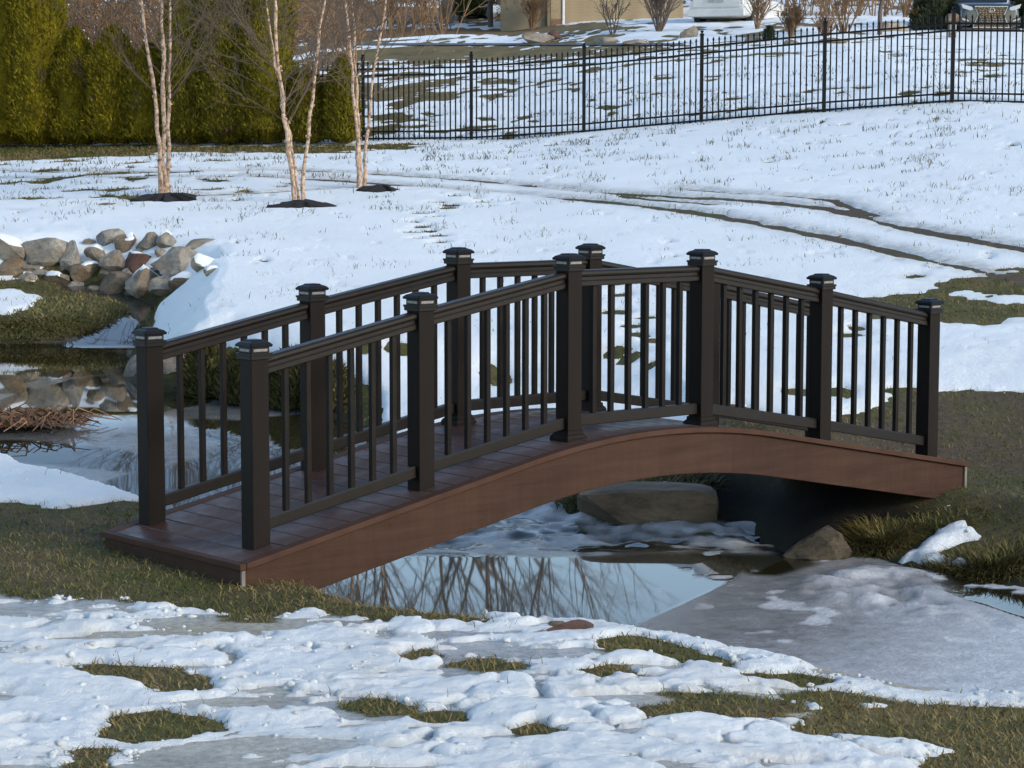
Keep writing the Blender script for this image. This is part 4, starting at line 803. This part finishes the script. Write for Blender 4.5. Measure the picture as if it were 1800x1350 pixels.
# ------------------------------------------------------------------ vehicles
def paint(name, c, rough=0.25):
    m, t, b = nt(name); n_ = noise(t, coord(t), 3); t.links.new(ramp(t, n_, [(0.3, tuple(k * .85 for k in c)), (0.7, c)]), b.inputs['Base Color']); b.inputs['Roughness'].default_value = rough; b.inputs['Coat Weight'].default_value = 0.6; b.inputs['Coat Roughness'].default_value = 0.08; return m
M['paint_dark'] = paint('dark_blue_paint', (0.012, 0.022, 0.032)); M['paint_white'] = paint('white_van_paint', (0.62, 0.62, 0.60)); M['lamp'] = paint('headlamp', (0.30, 0.33, 0.37), 0.15); M['red_lamp'] = paint('tail_lamp', (0.45, 0.02, 0.015), 0.15); M['gold'] = simple('grille_bars', [(0.3, (0.20, 0.13, 0.06)), (0.7, (0.30, 0.20, 0.10))], 5, 0.35, metallic=0.6)
M['plate'] = simple('plate', [(0.3, (0.25, 0.27, 0.24)), (0.7, (0.4, 0.42, 0.38))], 20, 0.6); M['trimblack'] = simple('black_plastic', [(0.3, (0.008, 0.008, 0.009)), (0.7, (0.016, 0.016, 0.017))], 5, 0.5)
def body_ring(y, w_, z0, z1):
    p = [(w_ * .90, z0), (w_ * .98, z0 + .10), (w_, z0 + (z1 - z0) * .45), (w_ * .985, z0 + (z1 - z0) * .72), (w_ * .93, z1 - .05), (w_ * .78, z1)]
    return [(a, y, z) for a, z in p] + [(-a, y, z) for a, z in p[::-1]]
def car(name, base, rz, stations, cabin, mat, wheels, wr, w_):
    e = empty(name, base, rz); o = link('body', loft('body', [body_ring(*s) for s in stations], smooth=True), mat, e); sb_ = o.modifiers.new('s', 'SUBSURF'); sb_.levels = sb_.render_levels = 2
    (ya, yb, xa_, za), (yc, yd, xb_, zb_) = cabin
    cb = loft('cabin', [[(-xa_, ya, za), (xa_, ya, za), (xa_, yb, za), (-xa_, yb, za)], [(-xb_, yc, zb_), (xb_, yc, zb_), (xb_, yd, zb_), (-xb_, yd, zb_)]]); o = link('cabin_glass', cb, M['glass'], e); bv = o.modifiers.new('b', 'BEVEL'); bv.width = .08; bv.segments = 3
    o = link('roof_panel', box_mesh('roof_panel', -xb_ - .01, xb_ + .01, yc - .02, yd + .03, zb_ - .03, zb_ + .04, .03), mat, e)
    for sx in (-1, 1):
        for ww in wheels:
            t = link('wheel', loft('tyre', [[(sx * (w_ - .01) - sx * .22 * q, ww + rr * math.cos(k * math.pi / 12), wr + rr * math.sin(k * math.pi / 12)) for k in range(24)] for q, rr in ((1, wr * .9), (.95, wr), (.05, wr), (0, wr * .92), (-.01, wr * .68))], cap=True), M['tyre'], e)
            link('rim', loft('rim', [[(sx * (w_ - .004) + sx * q, ww + rr * math.cos(k * math.pi / 12), wr + rr * math.sin(k * math.pi / 12)) for k in range(24)] for q, rr in ((0, wr * .66), (.006, wr * .62), (-.02, wr * .3), (.01, wr * .2), (.015, .01))], cap=True), M['chrome'], t)
    return e
def poly_plate(name, pts, y0, y1, mat, e):
    me = loft(name, [[(a, y0, z) for a, z in pts], [(a, y1, z) for a, z in pts]]); return link(name, me, mat, e)
sb3 = at(1741, 64, 66); gz_ = gz(sb3.x, sb3.y)
suv = car('parked_suv', (sb3.x, sb3.y, sb3.z), 0.05, [(0.0, .70, .34, .80), (0.03, .82, .28, .90), (.22, .90, .24, .97), (.8, .93, .22, 1.03), (1.4, .94, .22, 1.08), (3.2, .95, .22, 1.12), (4.5, .94, .24, 1.12), (4.8, .86, .34, 1.05)], ((1.15, 4.6, .84, 1.04), (2.0, 4.2, .66, 1.64)), M['paint_dark'], (0.95, 3.75), .37, .95)
tag(suv, 'dark blue car facing the camera with a large chrome edged grille', 'car')
gr = [(-.47, .84), (.47, .84), (.36, .60), (.52, .26), (-.52, .26), (-.36, .60)]
poly_plate('grille_surround', [(-.485, .855), (.485, .855), (.378, .60), (.54, .245), (-.54, .245), (-.378, .60)], -.035, .10, M['chrome'], suv)
g_ = poly_plate('grille', gr, -.045, .0, M['trimblack'], suv)
bmg = bmesh.new()
for r_ in range(9):
    z_ = .285 + r_ * .065; wd = (.50 + (.36 - .50) * (z_ - .26) / .34) if z_ < .6 else (.36 + (.47 - .36) * (z_ - .6) / .24)
    nc = int(2 * (wd - .03) / .085)
    for c_ in range(nc):
        cx = (c_ - (nc - 1) / 2) * .085 + (.02 if r_ % 2 else -.02); a = bmesh.ops.create_cube(bmg, size=1.0, matrix=Matrix.Translation((cx, -.052, z_)) @ Matrix.Rotation(.5 if (c_ + r_) % 2 else -.5, 4, 'Y') @ Matrix.Diagonal((.055, .014, .018, 1)))
link('grille_bars', bm_mesh('grille_bars', bmg), M['gold'], g_)
bme = bmesh.new(); V = []; 
tb = Tubes(); th = np.linspace(0, 2 * np.pi, 25); tb.add(np.stack([.085 * np.cos(th), np.full(25, -.075), .735 + .06 * np.sin(th)], 1), np.full(25, .009), 5); tb.add([(-.035, -.075, .785), (-.045, -.075, .71), (.05, -.075, .71)], [.011, .011, .008], 5); link('emblem', tb.mesh('emblem'), M['chrome'], suv); bme.free()
for s in (-1, 1):
    hl = poly_plate('headlight', [(s * .52, .76), (s * .60, .73), (s * .82, .80), (s * .87, .92), (s * .80, .90), (s * .55, .83)], -.02, .28, M['lamp'], suv)
    poly_plate('fog_light', [(s * .62, .42), (s * .82, .46), (s * .84, .52), (s * .66, .47)], -.012, .12, M['lamp'], suv)
    poly_plate('bumper_inset', [(s * .60, .30), (s * .86, .30), (s * .88, .56), (s * .64, .50)], .0, .10, M['trimblack'], suv)
    link('mirror', box_mesh('mirror', s * 1.03 - .1, s * 1.03 + .1, 1.45, 1.6, 1.08, 1.24, .04), M['paint_dark'], suv)
link('lower_bumper', box_mesh('lower_bumper', -.86, .86, -.04, .3, .14, .25, .03), M['trimblack'], suv)
vb = at(1300, 47, 73)
van = car('parked_van', (vb.x - .75, vb.y, vb.z), -0.42, [(0.0, .84, .36, .95), (.05, .93, .32, 1.02), (.3, .97, .28, 1.06), (1.5, .99, .24, 1.06), (3.6, .99, .24, 1.04), (4.3, .95, .26, .98), (4.9, .82, .34, .84)], ((.10, 3.9, .93, 1.02), (.35, 3.0, .74, 1.72)), M['paint_white'], (1.0, 4.0), .34, .99)
tag(van, 'white van parked with its tail towards the fence', 'van')
for s in (-1, 1): poly_plate('tail_light', [(s * .80, .84), (s * .95, .86), (s * .94, 1.16), (s * .84, 1.16)], -.02, .14, M['red_lamp'], van)
poly_plate('number_plate', [(-.26, .76), (.26, .76), (.26, .90), (-.26, .90)], -.03, -.004, M['plate'], van)
poly_plate('tailgate', [(-.78, .62), (.78, .62), (.76, 1.02), (-.76, 1.02)], -.012, .05, M['paint_white'], van); link('rear_bumper', box_mesh('rear_bumper', -.95, .95, -.06, .2, .32, .56, .04), M['paint_white'], van)
# mailbox-like stand beside the dark car
b = at(1674, 52, 63.5); b.z = gz(b.x, b.y); st_ = empty('box_stand', b); tag(st_, 'brown post carrying a pale grey box beside the dark car', 'post box')
link('stand_post', box_mesh('stand_post', -.10, .10, -.08, .08, -.1, .42, .01), M['stone_brown'], st_); link('stand_top', loft('stand_top', [octo(r_, .03, z) for r_, z in ((.12, .42), (.17, .45), (.17, .58), (.10, .66))]), M['stone_brown'], st_); link('grey_box', box_mesh('grey_box', -.085, .085, -.13, -.082, .12, .38, .02), M['plate'], st_)

# ------------------------------------------------------------------ grass
x, y, G, m_, sd = SN['x'], SN['y'], SN['G'], SN['m'], SN['sd']; shp = SN['shp']
XX = x.reshape(shp); YY = y.reshape(shp); area = (np.abs(np.gradient(XX, axis=1)) * np.abs(np.gradient(YY, axis=0))).ravel()
inview = (np.abs(x) < 0.262 * y) & (y > 6.4) & (y < 60)
def blades(name, dens, L, W, lean, cols, zbase, seed, label, cap=90000):
    R = np.random.default_rng(seed); ex = area * dens * inview; tot = ex.sum(); n_ = int(min(tot, cap)); k = R.choice(len(x), n_, p=ex / tot)
    s = np.sqrt(area[k]); px_ = x[k] + R.uniform(-.6, .6, n_) * s; py_ = y[k] + R.uniform(-.6, .6, n_) * s; far = S(y[k], 14, 45)
    l = R.uniform(*L, n_) * (1 + 0.9 * far); w_ = R.uniform(*W, n_) * (1 + 2.4 * far); a = R.uniform(0, 6.28, n_); le = R.uniform(*lean, n_)
    base = np.stack([px_, py_, zbase[k]], 1); d = np.stack([np.cos(a) * np.sin(le), np.sin(a) * np.sin(le), np.cos(le)], 1); sdv = np.stack([-np.sin(a), np.cos(a), 0 * a], 1)
    b2_ = a + R.normal(size=n_) * .5; d2 = np.stack([np.cos(b2_) * np.sin(np.minimum(le + .55, 1.5)), np.sin(b2_) * np.sin(np.minimum(le + .55, 1.5)), np.cos(np.minimum(le + .55, 1.5))], 1)
    tw = R.uniform(0, 3.14, n_)[:, None]; sdv = sdv * np.cos(tw) + np.array([1, 0, 0]) * np.sin(tw) * .8
    mid = base + d * l[:, None] * .55; tip = mid + d2 * l[:, None] * .45; ww = w_[:, None]
    V = np.stack([base - sdv * ww * .5, base + sdv * ww * .5, mid + sdv * ww * .4, mid - sdv * ww * .4, tip], 1).reshape(-1, 3); i = np.arange(n_)[:, None] * 5
    F = np.concatenate([i + np.array([0, 1, 2]), i + np.array([0, 2, 3]), i + np.array([3, 2, 4])]); me = npmesh(name, V, F)
    c = np.array(cols[0]); d_ = np.array(cols[1]); mixv = np.clip(0.5 + 0.8 * fbm(px_, py_, 0.4, 3, 33.0) + 0.9 * fbm(px_, py_, 1.7, 2, 35.0) + R.normal(size=n_) * .28, 0, 1)[:, None]; cc = (c + (d_ - c) * mixv) * R.uniform(.65, 1.35, n_)[:, None]
    attr(me, 'col', np.repeat(np.clip(cc, .003, 1), 5, 0), 'FLOAT_COLOR'); return tag(link(name, me, M['grass']), label, 'grass', kind='stuff')
dn = np.interp(y, [8, 11, 14, 20, 32, 60], [5200, 4200, 2600, 1200, 700, 40]); bu_ = (x + 1.321) * 0.749 + (y - 11.629) * 0.6625; bv_ = -(x + 1.321) * 0.6625 + (y - 11.629) * 0.749; shaded = (bu_ > 1.2) & (bu_ < 5.5) & (bv_ > -.15) & (bv_ < 1.5); bare = (m_ < -0.01) & (SN['mud'] < 0.9) & ~shaded & (sd < -0.04) & (SN['slush'] < 0.5)
blades('grass', dn * bare * (1 - 0.35 * SN['mud']), (.02, .06), (.003, .006), (.5, 1.5), ((0.070, 0.080, 0.016), (0.21, 0.155, 0.065)), G - .004, 1, 'matted green and straw coloured grass where the snow has melted', 190000)
edge = np.exp(-(m_ / 0.25) ** 2) * (m_ > -0.05); clump = S(fbm(x, y, 0.45, 3, 77.0), 0.15, 0.45)
rim = np.exp(-((m_ - 0.05) / 0.14) ** 2) * (SN['turf'] > 0.02) * (y < 14)
pk = (m_ > 0.0) * (np.interp(y, [8, 13, 20, 30, 46, 60], [46, 24, 34, 90, 100, 6]) * clump * 1.6 + 90 * edge * (y < 20) * clump); pk = (pk + 900 * rim) * (sd < -.1)
blades('grass', pk, (.035, .10), (.0028, .0048), (.05, .9), ((0.050, 0.060, 0.022), (0.13, 0.105, 0.05)), SN['Zs'] - .03, 2, 'sparse grass blades poking up through the snow', 60000)
def tussock(name, b, n_, L, spread, seed, cols, label, cat, lean=(0.1, 1.1), w=(.003, .006), mat='grass', oval=(1, 1)):
    R = np.random.default_rng(seed); a = R.uniform(0, 6.28, n_); rr = np.sqrt(R.uniform(0, 1, n_)) * spread; bx, by = np.cos(a) * rr * oval[0], np.sin(a) * rr * oval[1]
    gzv = ground(b[0] + bx, b[1] + by) - b[2]; le = R.uniform(*lean, n_) * (.35 + .65 * rr / spread); aa = a + R.normal(size=n_) * .7; l = R.uniform(*L, n_); w_ = R.uniform(*w, n_); P = np.stack([bx, by, gzv - .01], 1); V = [];
    sdv = np.stack([-np.sin(aa), np.cos(aa), 0 * aa], 1); p = P; prev = [p - sdv * w_[:, None], p + sdv * w_[:, None]]; rows_ = [prev[0], prev[1]]
    for q in range(1, 4):
        lq = np.minimum(le + q * .38, 2.0); d = np.stack([np.cos(aa) * np.sin(lq), np.sin(aa) * np.sin(lq), np.cos(lq)], 1); p = p + d * l[:, None] / 3; f = (1, .8, .5, .08)[q]; rows_ += [p - sdv * w_[:, None] * f, p + sdv * w_[:, None] * f]
    V = np.stack(rows_, 1).reshape(-1, 3); i = np.arange(n_)[:, None] * 8; F = np.concatenate([i + np.array([2 * q, 2 * q + 1, 2 * q + 3, 2 * q + 2]) for q in range(3)])
    me = npmesh(name, V, F); c = np.array(cols[0]); d_ = np.array(cols[1]); cc = (c + (d_ - c) * R.random(n_)[:, None]) * R.uniform(.6, 1.4, n_)[:, None]; attr(me, 'col', np.repeat(cc, 8, 0), 'FLOAT_COLOR')
    return tag(link(name, me, M[mat], None, b), label, cat)
gcol = ((0.050, 0.058, 0.013), (0.16, 0.115, 0.045))
tussock('grass_tussock', on_ground(1548, 955), 2600, (.09, .20), .20, 1, gcol, 'thick green grass tussock beside the right end of the bridge', 'grass tuft')
tussock('grass_tussock', on_ground(1745, 992), 3400, (.06, .16), .34, 2, gcol, 'overhanging grass tussock on the right bank by dark water', 'grass tuft', oval=(1.3, .8))
tussock('grass_tussock', on_ground(1640, 925), 900, (.04, .10), .28, 3, gcol, 'shaggy grass on the bank below the bridge end', 'grass tuft', oval=(1.3, .6))
tussock('grass_tussock', on_ground(1120, 862), 1500, (.06, .16), .42, 4, gcol, 'mossy grass on the far bank under the arch', 'grass tuft', oval=(1.4, .5))
tussock('grass_tussock', on_ground(300, 828), 900, (.08, .22), .30, 5, gcol, 'green grass on the pool edge behind the leftmost post', 'grass tuft', oval=(1.5, .6))
tussock('grass_tussock', on_ground(70, 560), 6000, (.04, .11), 1.0, 6, ((0.085, 0.088, 0.020), (0.21, 0.165, 0.07)), 'shaggy olive grass on the low spit in the left pool', 'grass tuft', oval=(1.6, 1.1), w=(.006, .012))
rcol = ((0.07, 0.032, 0.018), (0.24, 0.14, 0.075))
rb = Vector((*on_water(48, 752), 0)); rb.z = -0.24
def reeds(b, n_, spread, seed, label):
    R = np.random.default_rng(seed); tb = Tubes()
    for k in range(n_):
        a = R.uniform(0, 6.28); r_ = np.sqrt(R.random()) * spread; p = np.array([r_ * math.cos(a) * 1.5, r_ * math.sin(a), 0.0]); a2 = R.uniform(0, 6.28); up = R.uniform(.05, .6); L = R.uniform(.2, .5)
        p1 = p + np.array([math.cos(a2) * L * .35, math.sin(a2) * L * .35, up * L * .5]); p2 = p1 + np.array([math.cos(a2 + R.normal() * .6) * L * .5, math.sin(a2) * L * .5, -up * L * .45]); tb.add([p, p1, p2], [.008, .007, .004], 3)
    me = tb.mesh('reed_clump', False); nv = len(me.vertices); cc = np.repeat(np.array(rcol[0]) + (np.array(rcol[1]) - np.array(rcol[0])) * R.random(nv // 9)[:, None], 9, 0); attr(me, 'col', cc, 'FLOAT_COLOR')
    tag(link('reed_clump', me, M['litter'], None, b), label, 'reeds')
reeds(rb, 330, .27, 1, 'collapsed clump of reddish dead reeds in the left pool')

# crumbs of snow and ice along the broken edges
def clods(seed, n_):
    R = np.random.default_rng(seed); ex = area * (np.exp(-((m_ - 0.05) / 0.16) ** 2) + 0.10 * (m_ > 0)) * np.interp(y, [8, 12, 16, 19], [1, 1, .5, 0]) * inview * (sd < -.12) * (0.25 + S(fbm(x, y, 0.5, 3, 97.0), 0.0, 0.4)); k = R.choice(len(x), n_, p=ex / ex.sum())
    bm = bmesh.new(); bmesh.ops.create_icosphere(bm, subdivisions=1, radius=1.0); bv = np.array([v.co for v in bm.verts]); bf = np.array([[v.index for v in f.verts] for f in bm.faces]); bm.free(); nv = len(bv)
    r_ = 0.004 + 0.016 * R.random(n_) ** 3; V = bv[None] * (1 + R.normal(size=(n_, nv, 1)) * .16) * (R.uniform(.5, 1.5, (n_, 1, 3)) * np.array([1.15, 1.15, .75]) * r_[:, None, None]) + np.stack([x[k], y[k], np.maximum(SN['Zs'][k], G[k]) + r_ * .05], 1)[:, None, :]
    F = (bf[None] + (np.arange(n_) * nv)[:, None, None]).reshape(-1, 3); me = npmesh('snow_crumbs', V.reshape(-1, 3), F, True); attr(me, 'dirt', np.repeat(R.random(n_) ** 3 * .5, nv)); tag(link('snow_crumbs', me, bpy.data.materials['old_snow']), 'loose crumbs of snow along the broken snow edges', 'snow', kind='stuff')
clods(1, 1100)
